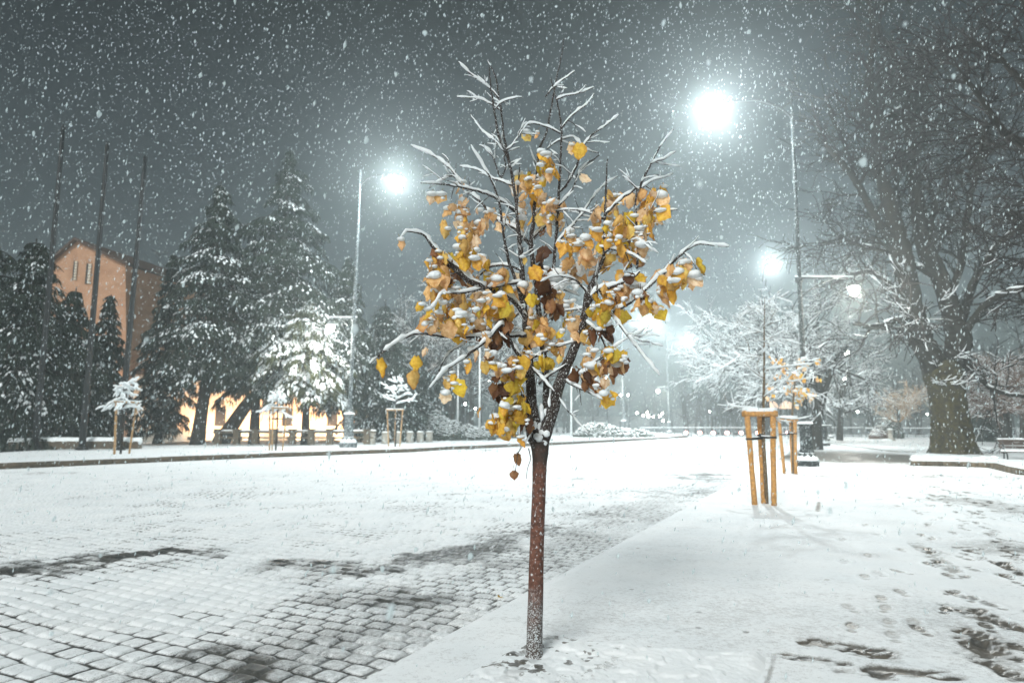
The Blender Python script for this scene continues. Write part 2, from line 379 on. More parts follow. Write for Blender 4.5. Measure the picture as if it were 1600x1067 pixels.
for k in range(560):                         # two trodden tracks leading up the pavement
    Y = fr.uniform(5.0, 26); lane = fr.choice([0, 0, 1, 2])
    x = curb_x(Y)+[5.0, 6.6, 8.6][lane]*(.75+.25*min(1, Y/9))+fr.gauss(0, .55 if lane == 0 else .9)
    FEET.append((x, Y, ST+fr.gauss(0, .45)+(math.pi if fr.random() < .5 else 0), fr.uniform(.2, .62), fr.uniform(.27, .31), 1.0))
# long scuffed prints at the bottom right
SCUFF = [((1262, 1006), (1375, 1022), .09, .75), ((1235, 1030), (1315, 1040), .065, .6), ((1330, 1022), (1400, 1035), .06, .4), ((1370, 1052), (1480, 1060), .08, .7), ((1325, 1055), (1385, 1062), .08, .35),
         ((1512, 990), (1560, 1010), .11, .8), ((1515, 1005), (1570, 1030), .11, .7), ((1555, 880), (1610, 905), .06, .6), ((1430, 850), (1500, 900), .09, .35), ((1490, 950), (1600, 990), .10, .45), ((1530, 1030), (1600, 1064), .12, .45)]
SEAMS = [((1158, 797), (1282, 800), .025, .5), ((1280, 786), (1277, 801), .03, 1.1), ((1160, 797), (1172, 797), .03, .9), ((1205, 744), (1285, 745), .04, .55), ((1211, 1027), (1201, 1066), .012, 1.2), ((1200, 1066), (1196, 1080), .012, 1.2),
         ((1200, 728), (1290, 728), .10, .35)]
def pave_fn(x, y):
    D = .87+.30*(fbm(x*.5, y*.5, 131)-.5)+.24*(fbm(x*3, y*7, 137)-.5)+.12*(fbm(x*14, y*14, 138, 2)-.5)
    x = np.ascontiguousarray(x); y = np.ascontiguousarray(y)
    h = .006*fbm(x*2, y*2, 141)+.004*fbm(x*11, y*11, 142)
    for (fx, fy, an, s, L, lg) in FEET:
        m = (abs(x-fx) < .3) & (abs(y-fy) < .3)
        if not m.any(): continue
        dx, dy = x[m]-fx, y[m]-fy
        u = dx*math.sin(an)+dy*math.cos(an); v = dx*math.cos(an)-dy*math.sin(an)
        sole = np.exp(-(((u-.055)/.085)**2+(v/.047)**2)**3); heel = np.exp(-(((u+.095)/.042)**2+(v/.036)**2)**3)
        tread = .75+.25*np.sin(u*170)
        k = np.minimum(1.0, 1.5*np.maximum(sole, heel))*min(1, s*1.35)*tread*(.7+.6*vnoise(x[m]*40, y[m]*40, 3))
        D[m] -= k*.95; h[m] -= k*.012-.005*np.exp(-((np.sqrt((u/1.6)**2+v*v)-.085)/.02)**2)
    wv = .25+1.5*sstep(.3, .65, fbm(x*9, y*16, 151, 3))
    for (p, q, w, s) in SCUFF:
        k = seg(x, y, G(*p), G(*q), w*(.75+.5*vnoise(x*7, y*7, 157)), 2.5)
        D -= k*s*wv*.9; h -= k*.012*wv
    sn_ = .2+1.3*vnoise(x*9, y*9, 155)
    for (p, q, w, s) in SEAMS: D -= seg(x, y, G(*p), G(*q), w)*s*sn_
    # trodden darker track on the right
    t = fbm(x*.9, y*.5, 161); lane = np.exp(-((x-curb_x(y)-5.4)/1.4)**2)+.6*np.exp(-((x-curb_x(y)-8.6)/1.2)**2)
    D -= .5*lane*sstep(.45, .72, t)*sstep(22, 8, y)*(.4+fbm(x*6, y*6, 165))
    D -= .16*ell(x, y, 1100, 960, 300, 40)*(.4+fbm(x*4, y*9, 171)); D -= .1*ell(x, y, 1560, 1000, 160, 80)
    pn2 = .4+1.1*fbm(x*1.5, y*.7, 181, 3)
    for (px, py, rx, ry, s) in [(1330, 713, 110, 9, .75), (1250, 716, 60, 5, .5), (1410, 716, 70, 7, .75), (1300, 722, 120, 4, .3), (1480, 745, 120, 4, .25)]:
        D -= s*ell(x, y, px, py, rx, ry)*pn2
    for k in range(11):                      # crumbs
        c = G(fr2[k][0], fr2[k][1]); D -= 1.2*np.exp(-(((x-c[0])/.022)**2+((y-c[1])/.022)**2)**2)*fr2[k][2]
    edge = (x-curb_x(y))*math.cos(ST)
    h += .018*sstep(0, .12, edge)
    D = np.where(edge < .05, np.maximum(D, .75), D)
    return h, np.clip(D, 0, 1.3)
_r = random.Random(3); fr2 = [(_r.uniform(880, 1330), _r.uniform(810, 1020), _r.choice([.3, .5, .8])) for _ in range(26)]

def terrain(name, xl, xr, Y, n, fn, m, z0=0, label=None):
    t = np.linspace(0, 1, n)
    yy = np.repeat(Y[:, None], n, 1); L = xl(Y)[:, None]; Rr = xr(Y)[:, None]; xx = L+(Rr-L)*t[None, :]
    h, c = fn(xx.ravel(), yy.ravel())
    v = np.stack([xx.ravel(), yy.ravel(), h+z0], 1)
    i = np.arange(len(Y)-1)[:, None]*n; j = np.arange(n-1)[None, :]
    q = np.stack([i+j, i+j+1, i+n+j+1, i+n+j], -1).reshape(-1, 4)
    o = link(name, mesh_np(name, v, q, True, {'cover': c}), m); o['kind'] = 'structure'; return o
Yr = rows(2.0, 75, 1000)
tick('b1')
terrain('road', lambda Y: np.minimum(-.98*Y-1.0, curb_x(Y)-.5), curb_x, Yr, 1150, road_fn, M['road'])
tick('road')
terrain('pavement', lambda Y: curb_x(Y)+.002, lambda Y: np.maximum(.92*Y+1.5, curb_x(Y)+.3), Yr, 1000, pave_fn, M['pave'])

# wide snow field under and beyond everything
b = Bag(); n = 90
gx = np.concatenate([np.linspace(-400, -60, 20), np.linspace(-56, 56, 40), np.linspace(60, 400, 20)])
gy = np.concatenate([np.linspace(-30, 1, 8), np.linspace(2, 120, 50), np.linspace(125, 420, 20)])
X, Yg = np.meshgrid(gx, gy); Z = -.085+.03*(fbm(X*.2+50, Yg*.2+50, 5)-.5)
nn = len(gx); i = np.arange(len(gy)-1)[:, None]*nn; j = np.arange(nn-1)[None, :]
o = link('ground', mesh_np('ground', np.stack([X.ravel(), Yg.ravel(), Z.ravel()], 1), np.stack([i+j, i+j+1, i+nn+j+1, i+nn+j], -1).reshape(-1, 4)), M['snow']); o['kind'] = 'structure'

# ---- far pavement on the left, a real step of .2 m, with its dark kerb face
KZ = .2
kp = [G(*p) for p in [(-420, 742), (-150, 737), (0, 732), (250, 721), (420, 714), (544, 709.5), (640, 706), (700, 702), (760, 699.5), (860, 695), (1000, 687.5), (1040, 685.5), (1075, 682)]]
def slab(name, front, back, z0, z1, m, thick=True):
    bg = Bag(); f = np.array([p[:2] for p in front]); k = np.array([p[:2] for p in back]); n = len(f)
    v = []
    m_ = 14
    for i in range(n):
        for s in range(m_+1):
            p = f[i]+(k[i]-f[i])*(s/m_)**2; v.append((p[0], p[1], z1-(.02 if s == 0 else 0)+.012*R.uniform(-1, 1)*(s > 1)))
    q = [[i*(m_+1)+s, (i+1)*(m_+1)+s, (i+1)*(m_+1)+s+1, i*(m_+1)+s+1] for i in range(n-1) for s in range(m_)]
    bg.add(v, q); o = bg.build(name, m); o['kind'] = 'structure'; return o
def dens(pts, k=10):
    out = []
    for a, c in zip(pts[:-1], pts[1:]):
        for s in range(k): out.append(a+(c-a)*s/k)
    out.append(pts[-1]); return out
kd = dens(kp, 8)
slab('pavement_across', kd, [p*V(1, 0, 0)+V(p[0]*.25, max(p[1]+12, 60)+30, 0) for p in kd], 0, KZ, M['snow'])
def kerb(name, pts, z0, z1, w, label, stone=M['stone'], grp=None, cap=True):
    """a row of kerb stones with snow on top; one thing"""
    o = empty(name, pts[0], label, 'kerb', grp); bg = Bag(); sg = Bag(); n = len(pts)
    f = [V(p[0], p[1], 0) for p in pts]
    for a, c in zip(f[:-1], f[1:]):
        L = np.linalg.norm(c-a); t = (c-a)/L; nrm = V(-t[1], t[0], 0); mid = (a+c)/2+nrm*w/2; rz = math.atan2(t[1], t[0])
        j = R.uniform(-.008, .008)
        bg.box(mid+V(0, 0, (z0+z1)/2+j), (L*.992, w, z1-z0), rz)
        if cap:
            ns = max(2, int(L/.25)); pp = [a+(c-a)*s/ns+nrm*(w*.62)+V(0, 0, z1-.005+j) for s in range(ns+1)]
            sg.tube(pp, [w*.33*R.uniform(.8, 1.1) for _ in pp], 6, flat=1.25)
    bg.build('kerb_stones', stone, o)
    if cap: sg.build('snow_layer', M['snow'], o)
    return o
kerb('kerb', dens(kp, 3), -.06, KZ-.015, .16, 'long dark stone kerb along the far side of the snowy roadway', cap=False)
# planting strip with the cedars, one more low step
bp = [G(px, py, KZ) for px, py in [(-420, 690), (0, 687), (200, 686), (430, 686), (560, 686.5), (620, 687.5), (700, 688)]]
kerb('kerb', dens(bp, 3), KZ-.05, KZ+.10, .12, 'thin low kerb in front of the dark cedars, behind the far pavement', cap=False)
slab('planting_strip', dens(bp, 5), [p+V(p[0]*.3, 26, 0) for p in dens(bp, 5)], KZ, KZ+.085, M['snow'])
# ---- right hand planting bed kerbs
rp = [G(px, py) for px, py in [(1424, 728.5), (1500, 730), (1545, 732), (1568, 738), (1590, 743), (1640, 746), (1800, 754)]]
kerb('kerb', dens(rp, 3), -.05, .19, .2, 'dark bent stone kerb in front of the big bare tree', cap=False)
kerb('kerb', dens([G(px, py) for px, py in [(1280, 690), (1330, 698), (1395, 706), (1420, 707), (1450, 708.5)]], 4), -.05, .05, .14, 'faint low kerb left of the big bare tree, running off towards the fence', cap=True)
kerb('kerb', dens([G(px, py) for px, py in [(1536, 709), (1580, 711), (1640, 713)]], 3), -.05, .13, .15, 'short dark kerb right of the big bare trunk, behind the bench', cap=True)
fb_ = [(1424, 727.7), (1500, 729.2), (1545, 731.2), (1568, 737.2), (1590, 742.2), (1640, 745.2), (1800, 753)]; bb_ = [(1432, 711.5), (1500, 709), (1548, 709), (1580, 709.5), (1610, 710), (1660, 710.5), (1830, 711)]
slab('flower_bed', dens([G(*p) for p in fb_], 6), dens([G(*p) for p in bb_], 6), 0, .17, M['snow'])

# ---- the raised square of lumpy soil round the young tree
c0 = V(.16, 4.80, 0); c1 = G(1211, 1026); c2 = c1-ds*2.3; c3 = c0-V(math.sin(rad(33)), math.cos(rad(33)), 0)*2.3
n = 420; U, W = np.meshgrid(np.linspace(0, 1, n), np.linspace(0, 1, n))
xx = (c0[0]*(1-U)+c1[0]*U)*(1-W)+(c3[0]*(1-U)+c2[0]*U)*W; yy = (c0[1]*(1-U)+c1[1]*U)*(1-W)+(c3[1]*(1-U)+c2[1]*U)*W
ed = np.minimum(np.minimum(U*1.7, (1-U)*1.7), W*2.3)
lump = sstep(.42, .68, vnoise(xx*13, yy*13, 201))*.55+.35*vnoise(xx*24, yy*24, 202)
big = sstep(.35, .8, fbm(xx*3, yy*3, 203))
tb = G(834, 1030); rt = np.hypot(xx-tb[0], yy-tb[1])
h = sstep(0, .10+.10*vnoise(xx*6, yy*6, 7), ed)*(.014+.016*big+.024*lump+.005*fbm(xx*40, yy*40, 205, 2))*(1-.75*np.exp(-(rt/.13)**2))-.004
cv = 1.0-1.0*sstep(.60, .70, fbm(xx*17, yy*17, 207))*sstep(.75, .2, rt)-1.0*sstep(.58, .68, fbm(xx*13, yy*13, 211))*sstep(.30, .04, ed)*sstep(.1, .6, 1-W)*sstep(.75, .5, U)
cv = cv-1.0*np.exp(-((ed-.035)/.02)**2)*sstep(.55, .75, fbm(xx*4, yy*4, 213))*sstep(.8, .5, U)
i = np.arange(n-1)[:, None]*n; j = np.arange(n-1)[None, :]
h = np.where(ed < .004, -.03, h+.018)
o = link('soil_bed', mesh_np('soil_bed', np.stack([xx.ravel(), yy.ravel(), h.ravel()], 1), np.stack([i+j, i+n+j, i+n+j+1, i+j+1], -1).reshape(-1, 4), True, {'cover': cv.ravel()}), M['pave']); o['kind'] = 'structure'

tick('b')
# ================================================================ tree tools
def spline(pts, step):
    """Catmull-Rom through points (n,>=3 columns), resampled"""
    p = np.asarray(pts, float)
    if len(p) < 3:
        L = np.linalg.norm(p[-1, :3]-p[0, :3]); n = max(2, int(L/step)+1)
        return np.array([p[0]+(p[-1]-p[0])*t for t in np.linspace(0, 1, n)])
    q = np.vstack([2*p[0]-p[1], p, 2*p[-1]-p[-2]]); out = []
    for i in range(1, len(q)-2):
        a, b, c, d = q[i-1:i+3]; n = max(1, int(np.linalg.norm(c[:3]-b[:3])/step+.5))
        for s in range(n):
            t = s/n; out.append(.5*((2*b)+(-a+c)*t+(2*a-5*b+4*c-d)*t*t+(-a+3*b-3*c+d)*t**3))
    out.append(p[-1]); return np.array(out)
def snow_on(bag, pts, rr, s, k=6, cover=1.0, lump=.25, minh=.25, ext=.0):
    """a ridge of snow lying along the upper side of a branch"""
    pts = np.asarray(pts, float); rr = np.broadcast_to(np.asarray(rr, float), (len(pts),))
    d = fgrad(pts)
    hz = np.sqrt(np.clip(1-d[:, 2]**2, 0, 1))
    w = sstep(minh, .75, hz)*cover
    ph = NR.uniform(0, 6.28); t_ = np.arange(len(pts))
    rad_ = (s+rr*.55)*w*(1+lump*(NR.rand(len(pts))-.5)*2)*(1+.13*np.sin(t_*1.1+ph))*(NR.rand(len(pts)) > .035)
    run = []
    for i in range(len(pts)+1):
        if i < len(pts) and rad_[i] > s*.18: run.append(i)
        else:
            if len(run) >= 2:
                ii = np.array(run); r_ = rad_[ii].copy(); r_[0] *= .45; r_[-1] *= .5
                bag.tube(pts[ii]+V(0, 0, 1)*(rr[ii]*.55+r_*.45)[:, None], r_, k)
            run = []
def wander(p, d, L, n, curve=.25, up=0.0, rnd=R):
    x, y, z = float(d[0]), float(d[1]), float(d[2]); l = math.sqrt(x*x+y*y+z*z); x /= l; y /= l; z /= l
    a, b, c = float(p[0]), float(p[1]), float(p[2]); out = [(a, b, c)]; st = L/n; g = rnd.gauss
    for i in range(n):
        x += g(0, curve); y += g(0, curve); z += g(0, curve)+up; l = math.sqrt(x*x+y*y+z*z); x /= l; y /= l; z /= l
        a += x*st; b += y*st; c += z*st; out.append((a, b, c))
    return np.array(out)
def rdir(d, ang, rnd=R):
    """a direction at angle ang from d, random roll"""
    x, y, z = float(d[0]), float(d[1]), float(d[2]); l = math.sqrt(x*x+y*y+z*z)+1e-12; x /= l; y /= l; z /= l
    u, v, w = rnd.gauss(0, 1), rnd.gauss(0, 1), rnd.gauss(0, 1)
    a, b, c = y*w-z*v, z*u-x*w, x*v-y*u; l = math.sqrt(a*a+b*b+c*c)+1e-12; co, si = math.cos(ang), math.sin(ang)/l
    return V(x*co+a*si, y*co+b*si, z*co+c*si)

# ================================================================ THE YOUNG TREE
Y0 = G(834, 1030)[1]; PX = Y0/F                      # metres per photo pixel at the tree
tree = empty('young_linden_tree', G(834, 1030), 'young bare-topped tree with snow-laden twigs and hanging yellow leaves, in the foreground', 'tree')
tb = Bag(); t2 = Bag()
tr = [(834, 1038, 18.5), (834.5, 1030, 14.5), (835, 1015, 12.2), (835.5, 980, 11.6), (837, 930, 11.4), (838, 880, 11.2), (840, 820, 10.6), (842, 770, 10.4), (843, 730, 11), (844, 706, 13), (843, 690, 15)]
T3 = np.array([list(P(a, b_, Y0))+[r*PX] for a, b_, r in tr]); T3[0, 2] -= .02
ts = spline(T3, .02)
ts[:, 3] *= 1+.05*(np.array([vnoise(np.array([i*.31]), np.array([.5]))[0] for i in range(len(ts))])-.5)
tb.tube(ts[:, :3], ts[:, 3], 24)
trk = tb.build('trunk', M['trunk'], tree)
BR = {
 'A': ([(843, 694), (832, 640), (828, 579), (822, 511), (817, 455), (811, 380), (807, 331), (810, 290), (812, 256)], [12, 9.5, 8, 6, 4.3, 2.8, 2.2, 1.6, 1], 0, .12, 0),
 'B': ([(844, 696), (862, 645), (874, 599), (891, 559), (902, 531), (914, 490), (919, 462), (932, 428), (944, 396), (945, 344), (947, 293), (949, 249)], [13, 10.5, 9.5, 8, 7.5, 6.5, 6.5, 4.5, 3, 2.3, 1.6, 1], 0, -.20, 0),
 'C': ([(850, 660), (853, 600), (846, 520), (838, 450), (830, 385), (834, 340), (838, 290), (842, 238), (854, 206), (862, 165), (868, 130), (876, 95), (881, 62)], [6, 5.5, 5, 4.5, 4.2, 3.4, 2.8, 2.4, 2, 1.6, 1.3, 1, .7], .02, .30, 0),
 'D': ([(846, 520), (862, 440), (868, 382), (871, 344), (873, 303), (875, 262), (877, 200), (869, 155), (860, 122)], [3.5, 3.2, 2.9, 2.7, 2.4, 2.2, 1.8, 1.3, .8], .24, .05, 0),
 'E': ([(818, 440), (815, 400), (808, 335), (800, 275), (791, 240), (779, 212), (772, 172), (767, 141), (764, 105)], [3.2, 3, 2.7, 2.4, 2.2, 2, 1.7, 1.3, .8], .06, -.15, 0),
 'E2': ([(800, 275), (794, 244), (787, 210), (783, 172), (779, 150), (774, 120), (761, 96)], [2, 1.9, 1.7, 1.6, 1.4, 1.2, .8], .0, .12, 0),
 'F': ([(817, 478), (806, 438), (794, 404), (787, 365), (777, 305), (759, 266), (736, 228)], [3, 2.8, 2.6, 2.2, 1.9, 1.5, .9], .05, -.25, 0),
 'L': ([(841, 700), (829, 686), (823, 650), (818, 622), (806, 600)], [6, 5, 4, 2.6, 1.4], -.02, -.15, 0),
 'G1': ([(824, 500), (800, 468), (764, 451), (738, 442), (716, 423), (691, 401), (672, 380), (665, 369), (650, 363), (635, 362), (626, 371)], [4, 4.6, 5, 5.4, 5.6, 4.6, 3, 2.4, 1.8, 1.3, .9], .05, -.30, 1),
 'G2': ([(815, 440), (790, 445), (762, 450), (725, 457), (693, 458), (682, 472), (672, 488)], [3, 2.6, 2.4, 2.1, 1.8, 1.3, .8], .0, -.45, 1),
 'G3': ([(822, 524), (757, 526), (691, 525), (660, 520), (640, 524), (616, 537), (595, 553), (577, 568)], [3.2, 2.7, 2.4, 2.1, 1.9, 1.6, 1.3, .9], -.02, -.5, 1),
 'G4': ([(828, 594), (819, 567), (800, 539), (785, 508), (762, 530), (729, 556), (695, 579), (672, 606)], [4, 3.6, 3.2, 3.4, 2.8, 2.1, 1.6, .9], -.03, -.4, 1),
 'G5': ([(800, 520), (775, 516), (751, 519), (721, 539), (699, 554), (686, 580)], [2.4, 2.2, 2, 1.7, 1.4, 1], .0, -.15, 1),
 'G6': ([(816, 424), (800, 417), (781, 414), (759, 421), (736, 449), (728, 470)], [2.4, 2.3, 2.2, 2, 1.5, 1], .05, .3, 1),
 'G7': ([(828, 382), (804, 357), (776, 342), (747, 312), (719, 284), (704, 264), (676, 243), (642, 228)], [3.2, 2.9, 2.7, 2.4, 2.1, 1.9, 1.5, 1], .28, .42, 1),
 'G8': ([(706, 268), (700, 250), (691, 241)], [1.4, 1.1, .9], .38, .40, 1),
 'G9': ([(808, 334), (789, 318), (766, 305), (740, 297), (710, 291), (689, 288), (657, 286)], [2.6, 2.4, 2.2, 1.9, 1.6, 1.3, .9], .08, -.25, 1),
 'G10': ([(722, 290), (708, 275), (695, 279), (671, 294)], [1.4, 1.3, 1.1, .8], -.1, -.2, 1),
 'G11': ([(800, 290), (783, 283), (768, 278), (747, 266), (719, 260)], [2, 1.8, 1.6, 1.3, .9], .05, .2, 1),
 'G12': ([(780, 154), (766, 139), (746, 124), (728, 109), (717, 97)], [1.4, 1.3, 1.1, 1, .8], -.1, -.2, 1),
 'G13': ([(785, 174), (774, 167), (755, 157), (735, 153), (714, 152)], [1.5, 1.4, 1.2, 1, .8], .1, .05, 1),
 'G14': ([(774, 171), (780, 163), (793, 156), (815, 152)], [1.4, 1.3, 1.1, .8], -.12, -.2, 1),
 'G15': ([(791, 242), (785, 234), (774, 221), (762, 212), (751, 202), (734, 178)], [1.8, 1.6, 1.5, 1.3, 1.1, .8], .0, .1, 1),
 'G16': ([(784, 284), (776, 262), (768, 240), (761, 232), (749, 227)], [1.5, 1.4, 1.2, 1, .8], .08, .2, 1),
 'G16b': ([(783, 280), (790, 262), (788, 246), (796, 236), (812, 231)], [1.5, 1.3, 1.2, 1, .8], .08, .0, 1),
 'G17': ([(786, 236), (796, 232), (806, 219), (817, 204), (828, 193), (849, 197), (862, 202), (876, 209)], [1.4, 1.4, 1.3, 1.2, 1.3, 1.5, 1.6, 1.6], .0, .05, 1),
 'G18': ([(852, 152), (862, 139), (875, 129), (898, 111)], [1.4, 1.3, 1.1, .8], .15, .05, 1),
 'G19': ([(869, 156), (885, 150), (905, 146), (928, 136)], [1.5, 1.3, 1.1, .8], .05, -.1, 1),
 'G20': ([(878, 200), (892, 183), (905, 172), (919, 160), (928, 147)], [1.7, 1.5, 1.3, 1.1, .8], .05, -.08, 1),
 'G21': ([(875, 300), (888, 285), (902, 256), (911, 230), (924, 212), (945, 197), (966, 180)], [2.2, 2.1, 1.9, 1.7, 1.5, 1.2, .8], .05, -.15, 1),
 'G22': ([(855, 233), (871, 221), (884, 216), (896, 214), (907, 223), (912, 236)], [1.3, 1.3, 1.2, 1.1, .9, .7], .2, .1, 1),
 'G24': ([(873, 322), (884, 310), (896, 293), (905, 268), (920, 254), (938, 241), (925, 237), (912, 232)], [1.9, 1.8, 1.6, 1.4, 1.2, 1.1, .9, .8], .06, .0, 1),
 'G25': ([(868, 384), (880, 368), (892, 355), (911, 332), (923, 313), (934, 300), (944, 289), (964, 276)], [2.4, 2.3, 2.1, 1.9, 1.7, 1.5, 1.3, .9], .05, .25, 1),
 'G26': ([(946, 335), (968, 313), (982, 303), (993, 295), (997, 297), (1005, 280), (1012, 266), (1018, 254), (1034, 225), (1053, 202)], [2.5, 2.3, 2.1, 2, 2, 1.9, 1.7, 1.5, 1.2, .8], -.2, -.25, 1),
 'G26b': ([(995, 420), (997, 372), (993, 330), (995, 297)], [2.2, 2, 1.8, 1.6], -.25, -.24, 0),
 'G27': ([(997, 297), (986, 286), (973, 276)], [1.3, 1.1, .8], -.24, -.3, 1),
 'G28': ([(1003, 294), (1012, 286), (1026, 280), (1040, 277), (1051, 272)], [1.6, 1.5, 1.3, 1.1, .8], -.24, -.15, 1),
 'G29': ([(1018, 256), (1028, 251), (1037, 249), (1055, 237)], [1.3, 1.2, 1.1, .8], -.25, -.3, 1),
 'G30': ([(975, 350), (991, 342), (1004, 335), (1016, 332), (1036, 330), (1059, 327)], [2, 1.9, 1.7, 1.6, 1.3, .9], -.2, -.3, 1),
 'G31': ([(945, 395), (962, 383), (985, 372), (1000, 369), (1016, 366)], [1.9, 1.7, 1.6, 1.3, .9], -.2, -.3, 1),
 'G31b': ([(992, 371), (1005, 380), (1028, 396)], [1.3, 1.1, .8], -.28, -.35, 1),
 'G32': ([(932, 386), (948, 388), (977, 394), (995, 402), (1010, 412)], [2.2, 2, 1.7, 1.4, .9], -.2, -.35, 1),
 'G32b': ([(868, 330), (890, 328), (915, 331), (945, 343)], [1.6, 1.5, 1.6, 1.8], .1, -.1, 1),
 'G33': ([(958, 488), (985, 472), (1007, 454), (1034, 428), (1052, 409), (1066, 396), (1080, 386), (1094, 381), (1116, 383), (1138, 386)], [3, 2.9, 2.7, 2.5, 2.2, 2, 1.8, 1.6, 1.3, .9], -.15, -.45, 1),
 'G34': ([(1034, 428), (1048, 423), (1062, 424)], [1.4, 1.2, .9], -.3, -.35, 1),
 'G34b': ([(1070, 396), (1079, 404), (1086, 416), (1092, 430)], [1.3, 1.2, 1, .8], -.38, -.42, 1),
 'G35': ([(919, 474), (932, 456), (945, 450), (959, 447), (985, 437), (1000, 424)], [5, 4.4, 3.7, 3.2, 2.4, 1.4], -.1, -.3, 1),
 'G36': ([(916, 480), (940, 482), (959, 496), (979, 522), (1004, 554), (1031, 587)], [3, 2.5, 2.2, 2, 1.7, .9], -.1, -.3, 1),
 'G36b': ([(981, 524), (1005, 533), (1036, 541)], [1.2, 1, .7], -.2, -.25, 1),
 'G36c': ([(984, 528), (1000, 519), (1013, 511)], [1, .9, .7], -.2, -.3, 1),
 'G37': ([(892, 596), (920, 572), (949, 552), (962, 541), (981, 528)], [2, 1.8, 1.5, 1.2, .8], -.1, -.25, 1),
 'G38': ([(919, 464), (910, 447), (891, 434), (865, 432), (845, 440)], [2, 1.8, 1.5, 1.2, .8], -.1, -.35, 1),
 'G39': ([(914, 482), (895, 484), (872, 490), (850, 505)], [1.8, 1.5, 1.2, .8], -.1, .1, 1),
 'G40': ([(884, 594), (900, 604), (923, 614), (944, 625)], [2.6, 2.3, 1.8, .9], -.1, -.3, 1),
 'G41': ([(874, 622), (886, 640), (899, 655), (919, 678)], [1.1, 1, .9, .7], -.1, -.2, 0),
 'G42': ([(832, 575), (848, 592), (866, 612)], [2.2, 2, 1.4], -.05, -.15, 1),
 'G43': ([(822, 618), (808, 626), (795, 636)], [2.3, 1.7, 1], -.06, -.2, 1),
 'G44': ([(828, 376), (845, 360), (860, 346), (872, 335)], [3, 2.6, 2.2, 1.6], .26, .15, 1),
 'G46': ([(826, 562), (845, 552), (870, 542), (900, 533)], [2.4, 2.2, 1.8, 1.2], -.02, -.1, 1),
 'G47': ([(842, 600), (856, 588), (872, 578), (885, 570)], [2.4, 2.1, 1.7, 1.1], .0, -.1, 1),
 'G48': ([(820, 480), (800, 498), (775, 500), (745, 494)], [2.4, 2, 1.6, 1], .0, .3, 1),
 'G49': ([(914, 500), (935, 520), (948, 548), (950, 575)], [2, 1.7, 1.4, .9], -.1, -.2, 1),
 'G51': ([(832, 676), (822, 690), (813, 702), (808, 715), (805, 738)], [1.3, 1.1, .9, .7, .5], -.08, -.1, 0),
 'G52': ([(826, 700), (829, 715), (826, 728), (822, 748)], [1.0, .8, .6, .4], -.06, -.08, 0),
 'G50': ([(838, 455), (855, 447), (880, 452), (905, 462)], [2.2, 2, 1.6, 1.1], .1, .25, 1),
}
WOODS = {'A': 'A', 'B': 'B', 'C': 'C', 'L': 'A'}
snowb = Bag(); all_twigs = []
woodbags = {}
def wood(key, o=None): return woodbags.setdefault(key, Bag())
for key, (pp, rr, d0, d1, sn) in BR.items():
    n = len(pp); cum = np.concatenate([[0], np.cumsum([math.dist(a, c) for a, c in zip(pp[:-1], pp[1:])])]); cum /= cum[-1]
    p3 = np.array([list(P(a, c, Y0+d0+(d1-d0)*t))+[r*PX*.92] for (a, c), r, t in zip(pp, rr, cum)])
    sp3 = spline(p3, .03)
    sp3[:, :3] += NR.normal(0, .0016, (len(sp3), 3))*(np.arange(len(sp3)) > 0)[:, None]
    k = 14 if rr[0] > 6 else 8 if rr[0] > 3 else 6
    side = 'left' if np.mean([q[0] for q in pp]) < 800 else 'right' if np.mean([q[0] for q in pp]) > 890 else 'mid'
    wood(key if key in 'ABCDEFL' else side).tube(sp3[:, :3], sp3[:, 3], k)
    if key in 'ABL':   # snow stuck on the fork and the windward side of the limbs
        pass
    snow_on(snowb, sp3[:, :3], sp3[:, 3], .0068 if rr[0] < 3 else .0098, 7, 1.0, .3, .22)
    all_twigs.append((key, sp3, sn))
# finer twigs
tw = random.Random(21)
for key, s3, sn in list(all_twigs):
    L = np.sum(np.linalg.norm(np.diff(s3[:, :3], axis=0), axis=1))
    for q in range(int(L/.12)):
        i = tw.randrange(1, max(2, int((len(s3)-1)*.72))); r0 = s3[i, 3]
        if r0 > .028 or s3[i, 2] < 1.55: continue
        d = s3[i+1, :3]-s3[i, :3]; dd = rdir(d, tw.uniform(.5, 1.1), tw); dd[2] = dd[2]*.8+(.18 if tw.random() < .6 else -.2)
        l = tw.uniform(.04, .16)*(1.2 if s3[i, 2] > 2 else .9)
        w = wander(s3[i, :3], dd, l, 5, .12, tw.choice([.03, -.03, -.06]), tw)
        rr_ = np.linspace(min(.0038, r0*.7), .0016, 6)
        wood('twigs').tube(w, rr_, 5)
        snow_on(snowb, w, rr_, .0042, 5, 1.0, .35, .3)
        if tw.random() < .35:
            w2 = wander(w[2], rdir(w[3]-w[2], .8, tw), l*.5, 3, .1, .02, tw); wood('twigs').tube(w2, [.0022, .002, .0018, .0014], 4); snow_on(snowb, w2, .002, .0045, 5, 1, .3, .3)
NM = {'A': ('left_limb', None), 'B': ('right_limb', None), 'C': ('middle_limb', None), 'left': 'branches', 'right': 'branches', 'mid': 'branches', 'twigs': 'twigs'}
for key, bg in woodbags.items():
    nm = 'limb' if key in 'ABCDEFL' else 'branch' if key in ('left', 'right', 'mid') else 'twigs'
    o = bg.build(nm, M['limb'], tree)
    if key in ('left', 'right', 'mid'): o['label'] = {'left': 'branches spreading to the left of the crown', 'right': 'branches spreading to the right of the crown', 'mid': 'branches in the middle of the crown'}[key]
